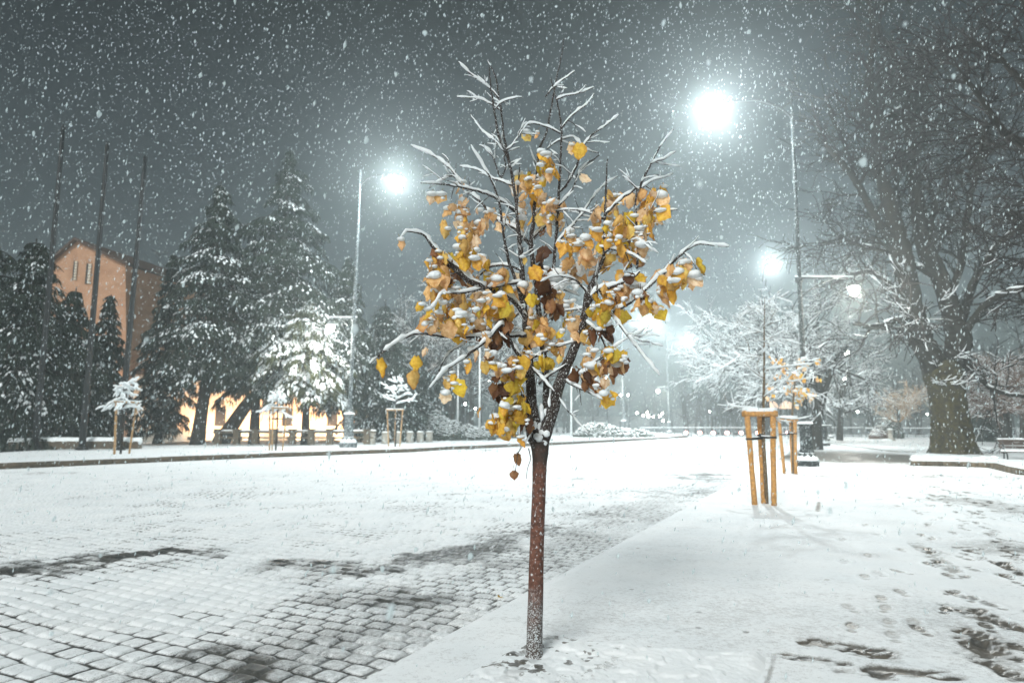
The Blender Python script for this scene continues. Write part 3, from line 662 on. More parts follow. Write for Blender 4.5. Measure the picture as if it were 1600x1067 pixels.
# clots of snow: fork, and the big patch behind the middle
def clot(px, py, dy, rx, rz, n=6, bag=snowb):
    for q in range(n):
        c = P(px+R.gauss(0, rx*.45), py+R.gauss(0, rz*.45), Y0+dy+R.gauss(0, .015)); s = R.uniform(.35, .7)
        bag.blob(c, (rx*PX*s, rx*PX*s*.7, rz*PX*s), .12)
clot(846, 684, -.045, 10, 9, 8); clot(842, 668, -.02, 6, 12, 8); clot(850, 650, -.02, 6, 14, 9); clot(862, 625, -.03, 5, 16, 9); clot(870, 605, -.04, 4, 12, 6)
clot(872, 440, .12, 22, 14, 12); clot(905, 415, .05, 9, 22, 9); clot(900, 445, .02, 8, 14, 7); clot(908, 520, -.02, 7, 16, 6); clot(848, 500, .05, 10, 9, 6); clot(822, 665, .0, 3, 14, 5)

# ---- leaves: heart-shaped, curled, hanging; each with its own colour, many with a cap of snow
YEL = [(.97, .66, .09), (.97, .61, .09), (.94, .58, .12), (.96, .73, .22)]; TAN = [(.95, .72, .44), (.92, .65, .36), (.97, .80, .58), (.88, .58, .26)]
OLV = [(.84, .64, .07), (.90, .66, .06), (.66, .54, .07)]; BRN = [(.15, .075, .04), (.24, .12, .06), (.10, .05, .03), (.32, .17, .08), (.40, .22, .10)]
TAN += [(.80, .55, .18)]
def leaf_mesh(c, size, bag, col, yaw, droop, curl, rnd, stemto=None):
    nu, nv = 7, 8
    u = np.linspace(-1, 1, nu); t = np.linspace(0, 1, nv)
    # half-width of the heart outline along its length
    hw = np.array([.34, .52, .60, .60, .53, .40, .22, .03])
    hw = hw*np.array([rnd.uniform(.78, 1.15) for _ in hw])
    Uc, Tc = np.meshgrid(u, t); W = hw[:, None]*Uc*(1+.10*NR.uniform(-1, 1, Uc.shape))
    back = np.where(np.abs(Uc) > .2, -.13*np.sin(np.clip(np.abs(Uc), 0, 1)*math.pi)*(Tc < .05), 0)
    y = Tc+back; a = curl*np.abs(Uc)**1.3*.9
    x = W*np.cos(a*.8); zc = .42*hw[:, None]*np.sin(a)*1.1+.05*np.sin(Tc*9+rnd.uniform(0, 6))*Uc+.05*NR.normal(0, 1, Uc.shape)
    bend = rnd.uniform(-.9, .9); zc = zc+bend*.3*Tc**2
    # local: x across, -z hanging down (y), zc is depth
    pts = np.stack([x*size, zc*size*.9, -y*size], -1).reshape(-1, 3)
    cd, sd = math.cos(droop), math.sin(droop)
    pts = np.stack([pts[:, 0], pts[:, 1]*cd-pts[:, 2]*sd, pts[:, 1]*sd+pts[:, 2]*cd], 1)
    roll = rnd.gauss(0, .35); cr, sr = math.cos(roll), math.sin(roll)
    pts = np.stack([pts[:, 0]*cr-pts[:, 2]*sr, pts[:, 1], pts[:, 0]*sr+pts[:, 2]*cr], 1)
    cy, sy = math.cos(yaw), math.sin(yaw)
    pts = np.stack([pts[:, 0]*cy-pts[:, 1]*sy, pts[:, 0]*sy+pts[:, 1]*cy, pts[:, 2]], 1)+c
    i = np.arange(nv-1)[:, None]*nu; j = np.arange(nu-1)[None, :]
    ed_ = np.maximum(np.abs(Uc), np.abs(Tc-.4)/.6).ravel()[:, None]
    cc = np.array(col)*np.clip(1-(.55*ed_**3*rnd.random()+.35*(np.abs(Uc.ravel())[:, None] < .1)*rnd.random())*V(.6, 1, 1.2), .2, 1)
    bag.add(pts, np.stack([i+j, i+j+1, i+nu+j+1, i+nu+j], -1).reshape(-1, 4), None, np.clip(cc, 0, 1))
    return pts.reshape(nv, nu, 3)
lrnd = random.Random(77)
leafb = {'yellow': Bag(), 'brown': Bag()}; stemb = Bag(); capb = Bag()
def put_leaf(px, py, size, pal, dy, cap=.6, droop=None, yaw=None, curl=None):
    c = P(px, py, Y0+dy)+V(0, 0, size*.5)
    col = V(*lrnd.choice(pal))*lrnd.uniform(.85, 1.1)
    yaw = lrnd.gauss(0, .8) if yaw is None else yaw; droop = lrnd.uniform(-.5, .5) if droop is None else droop
    kk = 'brown' if col[0] < .3 else 'yellow'
    g = leaf_mesh(c, size, leafb[kk], col, yaw, droop, lrnd.uniform(.35, 1.9) if curl is None else curl, lrnd)
    stemb.tube(wander(c, V(lrnd.gauss(0, .4), lrnd.gauss(0, .4), 1), lrnd.uniform(.02, .05), 3, .2, 0, lrnd), [.0014]*4, 4, c=(.25, .16, .05))
    if lrnd.random() < cap:      # snow lying over the shoulders of the curled leaf
        w_ = lrnd.uniform(.22, .50)*size; top = g[0, 3]*.45+g[1, 3]*.55
        capb.blob(top+V(lrnd.gauss(0, .004), -.003, lrnd.uniform(-.004, .006)), (w_, w_*lrnd.uniform(.7, 1), w_*lrnd.uniform(.38, .62)), .10)
        for _ in range(lrnd.choice([0, 1, 1, 2])):
            q = g[lrnd.choice([1, 2, 2, 3]), lrnd.choice([1, 2, 4, 5])]; s_ = w_*lrnd.uniform(.35, .7)
            capb.blob(q+V(0, -.003, .002), (s_, s_*.7, s_*lrnd.uniform(.45, .8)), .16)
SZ = .097
S = [(592, 577, YEL, -.5, 1.15), (626, 383, TAN, -.3, .85), (650, 570, YEL, -.4, 1.0), (648, 595, TAN, -.4, 1.1), (667, 552, TAN, -.35, .6), (707, 592, YEL, -.35, .9), (711, 610, OLV, -.35, 1.15), (697, 600, TAN, -.3, .9), (697, 622, TAN, -.3, .8),
 (730, 574, YEL, -.3, .95), (757, 576, YEL, -.3, .85), (677, 311, TAN, -.2, .9), (690, 311, TAN, -.2, .9), (819, 214, YEL, .05, .85), (840, 212, TAN, .2, .7), (906, 237, YEL, -.1, 1.1), (893, 233, TAN, .0, .9), (908, 283, TAN, .0, .85),
 (832, 430, YEL, -.2, 1.15), (817, 408, YEL, -.1, .6), (724, 290, TAN, 0, .7), (1084, 440, TAN, -.4, 1.0), (1069, 417, TAN, -.4, .95), (1050, 463, YEL, -.35, 1.15), (807, 719, BRN, -.1, .8), (803, 743, BRN, -.1, .6), (876, 563, YEL, -.1, .6),
 (787, 483, YEL, -.2, 1.1), (853, 250, YEL, .0, 1.0), (846, 243, YEL, .05, .9), (768, 575, YEL, -.3, .7), (858, 482, TAN, 0, .8), (980, 345, OLV, -.2, 1.1), (762, 508, YEL, -.2, .7), (945, 497, YEL, -.2, 1), (1030, 340, YEL, -.3, 1.0)]
for px, py, pal, dy, s in S: put_leaf(px, py, SZ*s, pal, dy, .6 if pal is not BRN else 0, lrnd.uniform(-.25, .25), lrnd.gauss(0, .4))
MIX = YEL+TAN+TAN; MY = YEL+YEL+TAN+OLV; MO = OLV+YEL+YEL; MB = BRN+BRN+TAN; 
CL = [(712, 335, 16, 22, 9, TAN, .0), (735, 372, 18, 26, 12, MIX, -.05), (752, 350, 12, 22, 6, TAN, .1), (735, 408, 30, 16, 12, MY, -.1), (678, 425, 14, 26, 10, MIX, -.25), (690, 420, 12, 18, 5, BRN, -.2), (712, 435, 14, 10, 4, BRN, -.1), (683, 462, 12, 12, 5, MIX, -.3),
 (672, 505, 18, 14, 8, MY, -.35), (706, 488, 26, 20, 15, MY, -.2), (745, 478, 26, 18, 14, MIX, -.1), (715, 512, 18, 10, 7, YEL, -.25), (780, 484, 18, 14, 8, MY, -.15), (776, 442, 14, 14, 6, MY, -.1), (748, 445, 22, 10, 6, TAN, .1), (760, 520, 28, 14, 6, MB, -.2),
 (778, 535, 18, 16, 6, BRN, -.15), (846, 432, 8, 34, 9, BRN, .05), (858, 465, 8, 26, 9, BRN, .05), (834, 505, 14, 16, 8, OLV+TAN, .0), (850, 535, 16, 18, 9, MIX, .0), (832, 470, 8, 10, 4, OLV, -.05), (833, 297, 16, 24, 10, MY, .1), (857, 268, 14, 16, 8, MY, .0), (848, 330, 16, 20, 7, MIX, .2),
 (800, 340, 30, 20, 6, TAN, .25), (866, 322, 14, 14, 5, TAN, .1), (954, 325, 16, 20, 8, MIX, -.1), (975, 362, 22, 22, 14, MY, -.2), (960, 395, 22, 18, 10, MY, -.15), (1018, 318, 12, 18, 7, MIX, -.2), (1012, 352, 12, 16, 6, MY, -.25), (990, 405, 20, 22, 10, OLV+BRN+TAN, -.1), (905, 382, 18, 12, 8, MIX, .0),
 (885, 390, 10, 10, 4, YEL, -.05), (925, 412, 22, 18, 9, TAN, .05), (900, 430, 18, 12, 6, TAN, .1), (944, 485, 16, 22, 12, YEL+OLV, -.2), (962, 462, 18, 16, 8, MIX, -.15), (985, 455, 16, 20, 8, MIX+BRN, -.15), (945, 520, 14, 10, 6, BRN, -.15), (1070, 428, 14, 14, 6, MY, -.4), (1058, 440, 18, 12, 7, MIX, -.35), (1038, 452, 14, 14, 6, MIX, -.3),
 (1018, 483, 12, 8, 5, MY, -.3), (1000, 470, 10, 12, 4, TAN+BRN, -.25), (955, 560, 16, 14, 8, MY, -.25), (965, 578, 12, 12, 6, MB, -.25), (925, 562, 10, 16, 5, TAN, -.2), (918, 590, 12, 14, 8, MB, -.2), (936, 600, 12, 16, 8, MIX+BRN, -.25), (946, 628, 10, 10, 4, YEL, -.25), (912, 525, 12, 12, 5, TAN, -.05),
 (890, 505, 14, 18, 6, OLV+TAN, .05), (790, 655, 20, 20, 16, YEL+OLV, -.2), (780, 672, 14, 10, 8, YEL, -.2), (806, 598, 12, 20, 12, MO, -.15), (795, 580, 14, 12, 6, MB, -.15), (784, 615, 12, 12, 7, BRN, -.15), (812, 648, 10, 12, 5, YEL+OLV, -.12), (824, 668, 8, 10, 3, BRN, -.12), (815, 560, 12, 14, 5, MIX, -.05),
 (870, 545, 12, 10, 4, TAN, 0), (848, 575, 10, 10, 4, OLV, .0), (773, 560, 16, 12, 5, MB, -.2), (870, 350, 20, 14, 5, MIX, .15), (930, 350, 10, 14, 4, TAN, .0), (810, 450, 14, 14, 5, MIX, .1), (1000, 330, 8, 20, 4, TAN, -.2), (880, 480, 10, 12, 4, TAN, .1)]
for (px, py, rx, ry, n, pal, dy) in CL:
    for q in range(int(n*1.65)):
        put_leaf(px+lrnd.gauss(0, rx*.62), py+lrnd.gauss(0, ry*.62), SZ*lrnd.uniform(.58, 1.15), pal, dy+lrnd.gauss(0, .07), .46 if pal is not BRN else .15)
leafb['yellow'].build('foliage', M['leaf'], tree)['label'] = 'hanging yellow and tan leaves'
leafb['brown'].build('withered_foliage', M['leaf'], tree)['label'] = 'withered brown leaves hanging in clumps'
stemb.build('leaf_stalks', M['leaf'], tree)
capb.build('snow_cap', M['snow'], tree)
snowb.build('snow_layer', M['snow'], tree)
for px, py, c_ in [(782, 934, (.62, .42, .05))]:
    lb = Bag(); leaf_mesh(V(0, 0, .012), .05, lb, c_, .3, 1.5, .7, lrnd)
    o = lb.build('fallen_leaf', M['leaf']); o.location = tuple(G(px, py)); tag(o, 'single yellow leaf lying on the snow left of the tree trunk', 'leaf')

tick('c')
# ================================================================ STREET LAMPS
def unit(v): return v/np.linalg.norm(v)
LIGHTS = []
def light(p, power, col, r=.15, spot=None, name='lamp_light', parent=None, direction=None):
    l = bpy.data.lights.new(name, 'SPOT' if spot else 'POINT'); l.energy = power; l.color = col; l.shadow_soft_size = r
    if spot: l.spot_size = spot; l.spot_blend = .8
    o = bpy.data.objects.new(name, l); COL.objects.link(o); o.location = tuple(p)
    if direction is not None:
        from mathutils import Vector
        o.rotation_euler = Vector(tuple(direction)).to_track_quat('-Z', 'Y').to_euler()
    if parent is not None: o.parent = parent; o.location = tuple(V(*p)-V(*parent.location))
    return o
COOL = (.90, .98, 1.0); WARMW = (1, .95, .85)
def street_lamp(base, H, h_arm, arm_dir, lan_dx, head_dir, head_dx, head_H, label, m_, lean=(0, 0), pw_head=0, pw_lan=0, s=1.0, lit_head=True, lit_lan=True, detail=True, glen=None):
    b = V(*base); o = empty('street_lamp', b, label, 'street lamp', 'tall iron street lamps round the square')
    top = b+V(lean[0], lean[1], H)
    pb = Bag(); pb.lathe(b, [(0, 0), (.42*s, 0), (.42*s, .22*s), (.34*s, .25*s), (.34*s, .34*s), (.30*s, .46*s), (.20*s, .52*s), (.0, .53*s)], 8)
    pb.lathe(b+V(0, 0, .5*s), [(.24*s, 0), (.26*s, .08*s), (.22*s, .14*s), (.21*s, .95*s), (.25*s, 1.0*s), (.27*s, 1.06*s), (.20*s, 1.12*s), (.15*s, 1.25*s), (.10*s, 1.7*s), (.0, 1.72*s)], 10)
    pb.build('base', m_, o, smooth=False)
    if detail:
        sb = Bag(); sb.lathe(b+V(0, 0, .33*s), [(.40*s, -.1*s), (.37*s, .0), (.31*s, .07*s), (.27*s, .14*s), (.22*s, .2*s)], 10)
        sb.lathe(b+V(0, 0, 1.55*s), [(.28*s, 0), (.25*s, .05*s), (.19*s, .08*s)], 10); sb.build('snow_layer', M['snow'], o)
    po = Bag(); n = 14; pts = [b+(top-b)*t+V(0, 0, 2.0*s*(1-t)) for t in np.linspace(0, 1, n)]
    pts = [b+(top-b)*t for t in np.linspace(2.0*s/H, 1, n)]
    po.tube(pts, np.linspace(.10*s, .048*s, n), 10)
    for z in (h_arm-.1, h_arm+1.2): po.lathe(b+(top-b)*(z/H)-V(0, 0, .08), [(0, 0), (.13*s, 0), (.15*s, .08), (.13*s, .16), (0, .16)], 10)
    po.build('pole', m_, o)
    if lan_dx:
        ab = Bag(); a0 = b+(top-b)*(h_arm/H); e = a0+arm_dir*lan_dx
        back = a0-arm_dir*.15*s
        ab.tube([back, a0, e+V(0, 0, .0), e+arm_dir*.1], [.035*s, .04*s, .035*s, .02*s], 8)
        q = a0-V(0, 0, 1.0*s)
        ab.tube(spline(np.array([q, q+arm_dir*.10*s+V(0, 0, .3*s), a0+arm_dir*lan_dx*.30-V(0, 0, .32*s), a0+arm_dir*lan_dx*.62-V(0, 0, .04)]), .1), .026*s, 6)
        ab.tube([e, e-V(0, 0, .16*s)], .02*s, 6)
        arm = ab.build('lantern_arm', m_, o)
        sn = Bag(); pp = [back+(e-back)*t+V(0, 0, .05*s) for t in np.linspace(0, 1, 14)]; sn.tube(pp, [.045*s*R.uniform(.8, 1.2) for _ in pp], 6); sn.build('snow_layer', M['snow'], o)
        lc = e-V(0, 0, .42*s)
        hb = Bag(); hb.lathe(lc, [(.0, .30*s), (.08*s, .28*s), (.10*s, .22*s), (.24*s, .12*s), (.26*s, .07*s), (.20*s, .07*s), (0, .08*s)], 12)
        ln = hb.build('lantern', m_, o)
        gb = Bag(); gb.lathe(lc, [(0, -.26*s), (.07*s, -.25*s), (.15*s, -.15*s), (.185*s, -.02*s), (.175*s, .06*s), (0, .065*s)], 12)
        g = gb.build('lantern_glass', M['lantern'] if lit_lan else M['white_pole'], o)
        if pw_lan: light(lc-V(0, 0, .34*s), pw_lan, WARMW, .16, parent=o)
    if head_dx:
        h0 = b+(top-b)*min(1, (head_H-.8)/H)
        e = V(*(b+(top-b)*(head_H/H)))+head_dir*head_dx; e[2] = b[2]+head_H
        ab = Bag(); ab.tube(spline(np.array([h0, h0+(top-b)*(.5/H)+head_dir*.12, b+(top-b)*(head_H/H)+head_dir*head_dx*.35+V(0, 0, .12), e+V(0, 0, .10)]), .15), [.04*s], 8) if False else ab.tube(spline(np.array([h0, h0+V(0, 0, .45)+head_dir*.15, V(*(h0+V(0, 0, .95)+head_dir*head_dx*.4)), e+V(0, 0, .12)]), .15), .035*s, 8)
        ab.build('head_arm', M['dark_pole'], o)
        a = math.atan2(head_dir[1], head_dir[0])
        hb = Bag(); hb.box(e+V(0, 0, .10)+head_dir*.15, (.85*s, .36*s, .14*s), a, .75); hd = hb.build('lamp_head', m_, o)
        gb = Bag(); v = e+head_dir*.15
        gb.lathe(v, [(0, -.10), (.10*s, -.08), (.17*s, -.02), (.18*s, .02), (0, .025)], 12)
        gb.build('lamp_lens', M['lens'] if lit_head else M['white_pole'], o)
        if pw_head: light(v-V(0, 0, .18), pw_head, COOL, .20, parent=o)
    return o
def at_px(px, py, Y): return P(px, py, Y)
Xr = V(1, 0, 0)
# right-hand row: places measured from the base of each lamp
b1 = G(1262, 729); Y1 = b1[1]
t1 = P(1236, 150, Y1); l1 = P(1332, 432, Y1); hd1 = P(1122, 168, Y1)
street_lamp(b1, t1[2], P(1247, 434, Y1)[2], Xr, l1[0]-P(1248, 434, Y1)[0], -Xr, t1[0]-hd1[0], hd1[2]+.1, 'nearest dark street lamp behind the staked saplings, its glaring head reaching left', M['iron'], (t1[0]-b1[0], 0), 4800, 900)
b2 = G(1288, 697); Y2 = b2[1]
street_lamp(b2, P(1270, 395, Y2)[2], P(1284, 541, Y2)[2], Xr, 2.0, -Xr, P(1280, 410, Y2)[0]-P(1217, 410, Y2)[0], P(1217, 408, Y2)[2], 'second dark street lamp of the right row, glow of its head over the white tree', M['iron'], (P(1270, 395, Y2)[0]-b2[0], 0), 4300, 600, .95)
b3 = G(1297.5, 684.5); Y3 = b3[1]
street_lamp(b3, 13, P(1297, 602, Y3)[2], Xr, 2.0, -Xr, 3.0, 12.8, 'farthest small street lamp of the right row, low under the white tree', M['iron'], (0, 0), 0, 450, .95, False)
b4 = G(1290.5, 689); Y4 = b4[1]
street_lamp(b4, 13, P(1290, 583, Y4)[2], Xr, P(1320, 583, Y4)[0]-b4[0], -Xr, 3.0, 12.8, 'third street lamp of the right row, lantern just above the lowest one', M['iron'], (0, 0), 0, 450, .95, False)
# left lamp
Yl = 38; bl = V(P(544, 697, Yl)[0], Yl, KZ); tl = P(560, 292, Yl); hl = P(613, 283, Yl); la = P(548, 497, Yl)
street_lamp(bl, tl[2]-KZ+1.1, la[2]-KZ, -Xr, la[0]-P(512, 497, Yl)[0], Xr, hl[0]-tl[0], hl[2]-KZ+.2, 'tall grey street lamp on the far pavement, lantern facing the cedars', M['iron_pale'], (tl[0]-bl[0]+.1, 0), 5200, 700, 1.25)
# far ones across the square
bm = V(*G(975, 683.5, .1)); Ym = bm[1]
street_lamp(bm, 13.2, 7.2, -Xr, 2.0, Xr, P(1008, 500, Ym)[0]-bm[0]-.1, P(1008, 505, Ym)[2], 'pale far street lamp seen under the right side of the young tree', M['iron_pale'], (0, 0), 9000, 900, 1.2)
bn = V(*G(1046, 678, .1)); Yn = bn[1]
street_lamp(bn, P(1048, 520, Yn)[2], P(1047, 606, Yn)[2], -Xr, bn[0]-P(1028, 606, Yn)[0], Xr, P(1077, 535, Yn)[0]-bn[0], P(1077, 533, Yn)[2], 'hazy farther street lamp with small lit lantern beyond the far kerb', M['iron_pale'], (0, 0), 9000, 900, 1.2)

# small far lights along the end of the square
for k, (px, py, Y, r) in enumerate([(995, 645, 95, .30), (1005, 649, 100, .34), (1013, 650, 92, .42), (1011, 644, 105, .28), (1021, 651, 98, .26), (1030, 650, 96, .26), (1035, 646, 104, .3), (1036, 657, 88, .3), (981, 617, 90, .34), (970, 617, 96, .3), (1109, 643, 90, .22), (1340, 643, 88, .28), (764, 594, 84, .32), (770, 594, 88, .32), (727, 631, 80, .3), (743, 638, 84, .24), (779, 627, 86, .3), (649, 645, 60, .18),
     (1502, 540, 70, .22), (1506, 637, 60, .24), (1588, 612, 70, .26), (1599, 611, 74, .26), (1449, 647, 80, .2), (1528, 671, 62, .16)]):
    p = P(px, py, Y); o = empty('far_lamp', (p[0], p[1], 0), 'small far lamp glowing through the snowfall', 'lamp', 'small far lamps round the square'); o['pix'] = [px, py]
    lb = Bag(); lb.tube([V(p[0], p[1], -.1), V(p[0], p[1], p[2]-r*.5)], .05, 5); lb.build('pole', M['iron_pale'], o)
    gb = Bag(); gb.lathe(p, [(0, -r*.42), (r*.32, -r*.32), (r*.42, 0), (r*.3, r*.32), (0, r*.42)], 8); gb.build('lamp_glass', M['lantern_far'], o)
LAB = {(1109, 643): 'tiny lone far lamp above the middle of the far fence', (1340, 643): 'tiny far lamp over the clear pavement between the right lamp row and big trunk',
 (1449, 647): 'tiny far lamp low at the left side of the big bare trunk', (1502, 540): 'tiny far lamp high at the right side of the big bare trunk, by its fork', (1506, 637): 'tiny far lamp halfway up the right side of the big bare trunk',
 (1588, 612): 'tiny far lamp above the brown trees, left of the pair at the right edge', (1599, 611): 'tiny far lamp above the brown trees, right one of the pair at the right edge', (1528, 671): 'lowest tiny far lamp between the big trunk and the small dark evergreen',
 (649, 645): 'tiny far lamp just right of the rightmost stake frame', (764, 594): 'left one of two close tiny lamps beside the middle white pole', (770, 594): 'right one of two close tiny lamps beside the middle white pole',
 (727, 631): 'tiny far lamp just right of the leftmost white pole', (743, 638): 'tiny far lamp just left of the middle white pole', (779, 627): 'tiny far lamp right of the middle white pole, near the snowy shrub',
 (981, 617): 'small far lamp touching the right of the pale far street lamp pole', (970, 617): 'small far lamp touching the left of the pale far street lamp pole'}
for o in [o for o in bpy.data.objects if o.name.startswith('far_lamp')]:
    key = tuple(o['pix']); del o['pix']
    if key in LAB: o['label'] = LAB[key]
    else: o['label'] = 'one of the crowd of tiny lamps low beyond the pale far street lamp'; o['group'] = 'crowd of tiny far lamps'

# ================================================================ flagpoles
for nm, px0, py0, px1, py1, Y, lab in [('l', 58, 664, 99, 200, 34, 'dark flagpole leaning slightly, leftmost of the three, taller than the gable'), ('m', 131, 664, 168, 226, 34, 'dark flagpole crossing the right slope of the lit gable'), ('r', 189, 664, 227, 248, 34, 'dark flagpole right of the lit gable, nearest the snowy cedars')]:
    a = P(px0, 664, Y); a[2] = KZ; t = P(px1, py1, Y)
    o = empty('flagpole', a, lab, 'flagpole', 'dark flagpoles before the lit gable'); b_ = Bag()
    b_.tube([a+(t-a)*s for s in np.linspace(0, 1, 10)], np.linspace(.17, .10, 10), 8); b_.build('pole', M['dark_pole'], o)
    c_ = Bag(); c_.blob(t+V(0, 0, .08), (.10, .10, .10), 0); c_.build('finial', M['dark_pole'], o)
    d_ = Bag(); d_.lathe(a, [(.0, 0), (.3, 0), (.3, .12), (.16, .18), (.14, .7), (0, .7)], 10); d_.build('base', M['dark_pole'], o)
for px, top, Y, lab in [(715, 548, 62, 'thin white pole, leftmost of three, behind the hanging yellow leaves'), (749, 520, 60, 'thin white pole between the snowy shrubs left of the young trunk'), (892, 520, 66, 'thin white pole just right of the young tree fork')]:
    g = V(P(px, 664, Y)[0], Y, .15); o = empty('white_pole', g, lab, 'pole', 'thin white poles across the square'); b_ = Bag()
    t = P(px+1, top, Y); b_.tube([g, t], [.10, .07], 8); b_.build('pole', M['white_pole'], o); c_ = Bag(); c_.blob(t, (.12, .12, .12), 0); c_.build('finial', M['white_pole'], o)

# ================================================================ staked saplings
def frame_stakes(o, base, r, H, yaw, m_, near=False, far=False, sr=.040):
    """tripod of stakes, bars on top with snow, rubber straps"""
    b = V(*base); tops = []
    for k in range(3):
        a = yaw+k*2*math.pi/3; g = b+V(math.cos(a), math.sin(a), 0)*r*.80; t = b+V(math.cos(a), math.sin(a), 0)*r*1.12+V(0, 0, H)
        g[2] -= .05; sb = Bag(); n = 6; sb.tube([g+(t-g)*s+V(R.gauss(0, .003), 0, 0) for s in np.linspace(0, 1, n)], [sr*R.uniform(.95, 1.05) for _ in range(n)], 10); sb.build('stake', m_, o); tops.append((g, t))
    for k in range(3):
        sn = Bag(); t0, t1_ = tops[k][1], tops[(k+1) % 3][1]; d = unit(t1_-t0); a0 = t0-d*.09+V(0, 0, .02+.003*k); a1 = t1_+d*.09+V(0, 0, .02+.003*k)
        cb = Bag(); cb.tube([a0, a1], sr*1.1, 8); cb.build('crossbar', m_, o)
        pp = [a0+(a1-a0)*s+V(0, 0, sr*1.15) for s in np.linspace(0.02, .98, 10)]; sn.tube(pp, [sr*.95*R.uniform(.85, 1.15) for _ in pp], 7); sn.build('snow_layer', M['snow'], o)
    if not far:
        zt = H*.74
        for k in range(3):
            g, t = tops[k]; q = g+(t-g)*((zt+.03*k)/H)
            st = Bag(); c = b+V(0, 0, zt+.03*k)
            st.tube([q+unit(q-c)*.05, q+V(.04, 0, 0), c+V(.03, 0, 0), c-V(.03, 0, 0)], .028, 6); st.tube(np.array([q+V(math.cos(w), math.sin(w), 0)*.048 for w in np.linspace(0, 6.3, 10)]), .018, 5, cap=False); st.build('strap', M['strap'], o)
            pp = [q+(c-q)*s+V(0, 0, .018) for s in np.linspace(0, 1, 5)]; sn = Bag(); sn.tube(pp, .014, 5); sn.build('strap_snow', M['snow'], o)
def sapling(o, pts, rr, nbr, brlen, up, snow, leaves=0, pal=YEL, seed=1, m_=None, z0=.45, lsize=.09, droop=0):
    rnd = random.Random(seed); s3 = spline(np.array([list(p)+[r] for p, r in zip(pts, rr)]), .12)
    tb_ = Bag(); tb_.tube(s3[:, :3], s3[:, 3], 8); tb_.build('trunk', m_ or M['oldbark'], o)
    bb = Bag(); sn = Bag(); lf = Bag(); cp_ = Bag(); snow_on(sn, s3[:, :3], s3[:, 3], snow*.6, 5, 1, .3, .3)
    for k in range(nbr):
        i = int(len(s3)*(z0+(1-z0)*(k+.5)/nbr)); i = min(i, len(s3)-2); f = 1-(i/len(s3)-z0)/(1-z0+1e-6)
        az = k*2.4+rnd.uniform(-.4, .4); d = V(math.cos(az), math.sin(az), up+rnd.uniform(-.2, .2))
        w = wander(s3[i, :3], d, brlen*(.35+.75*f)*rnd.uniform(.7, 1.15), 7, .10, -droop, rnd); r_ = np.linspace(s3[i, 3]*.55, .004, 8)
        bb.tube(w, r_, 5); snow_on(sn, w, r_, snow, 5, 1, .3, .2)
        for q in range(5):
            j = rnd.randrange(1, 7); w2 = wander(w[j], rdir(w[min(j+1, 7)]-w[j-1], rnd.uniform(.5, .9), rnd), brlen*.35*rnd.uniform(.5, 1.2), 4, .12, -droop*.8, rnd); bb.tube(w2, np.linspace(.008, .004, 5), 4); snow_on(sn, w2, .005, snow*.85, 5, 1, .3, .2)
            if leaves and rnd.random() < leaves:
                for _ in range(4):
                    c = w2[rnd.randrange(1, 5)]+V(rnd.gauss(0, .05), rnd.gauss(0, .05), rnd.gauss(0, .05)); leaf_mesh(c, lsize*rnd.uniform(.7, 1.2), lf, V(*rnd.choice(pal)), rnd.uniform(-2, 2), rnd.uniform(-.4, .4), 1.2, rnd)
                    if rnd.random() < .35: cp_.blob(c+V(0, 0, -.01), (lsize*.5, lsize*.45, lsize*.22), .15)
    bb.build('branch', m_ or M['oldbark'], o); sn.build('snow_layer', M['snow'], o)
    if leaves: lf.build('foliage', M['leaf'], o); cp_.build('snow_cap', M['snow'], o)

# near one
b = G(1194, 790); Yn_ = b[1]
o = empty('stake_frame', b, 'tripod of fresh yellow wooden stakes, nearest and largest, snow on its top bar', 'tree stakes', 'stakes round the saplings of the right row')
frame_stakes(o, b, .235, P(1194, 648, Yn_)[2], rad(190), M['stake'], sr=.052)
o = empty('sapling', G(1197, 788), 'slim leafless sapling inside the nearest yellow stakes', 'sapling')
sapling(o, [G(1198, 788)-V(0, 0, .05)]+[P(a, c, Yn_+.02) for a, c in [(1196, 740), (1193, 690), (1193, 640), (1194, 580), (1194, 520), (1195, 465)]], [.040, .038, .034, .029, .022, .013, .006], 14, .95, .30, .016, 0, seed=4, z0=.42, droop=-.02, m_=M['sapbark'])
b = G(1236, 741); Y_ = b[1]
o = empty('stake_frame', b, 'tripod of yellow wooden stakes in front of the dark nearest lamp base', 'tree stakes', 'stakes round the saplings of the right row')
frame_stakes(o, b, .24, P(1236, 655, Y_)[2]-.02, rad(172), M['stake'], sr=.05)
o = empty('sapling', G(1240, 741), 'sapling with pale yellow snow-capped leaves inside the second yellow stakes', 'sapling')
sapling(o, [G(1240, 741)]+[P(a, c, Y_) for a, c in [(1239, 700), (1238, 650), (1240, 620), (1243, 590), (1246, 560)]], [.045, .04, .036, .032, .022, .01], 12, .95, .35, .020, .55, TAN+YEL, seed=6, z0=.60, lsize=.15, droop=.06, m_=M['sapbark'])
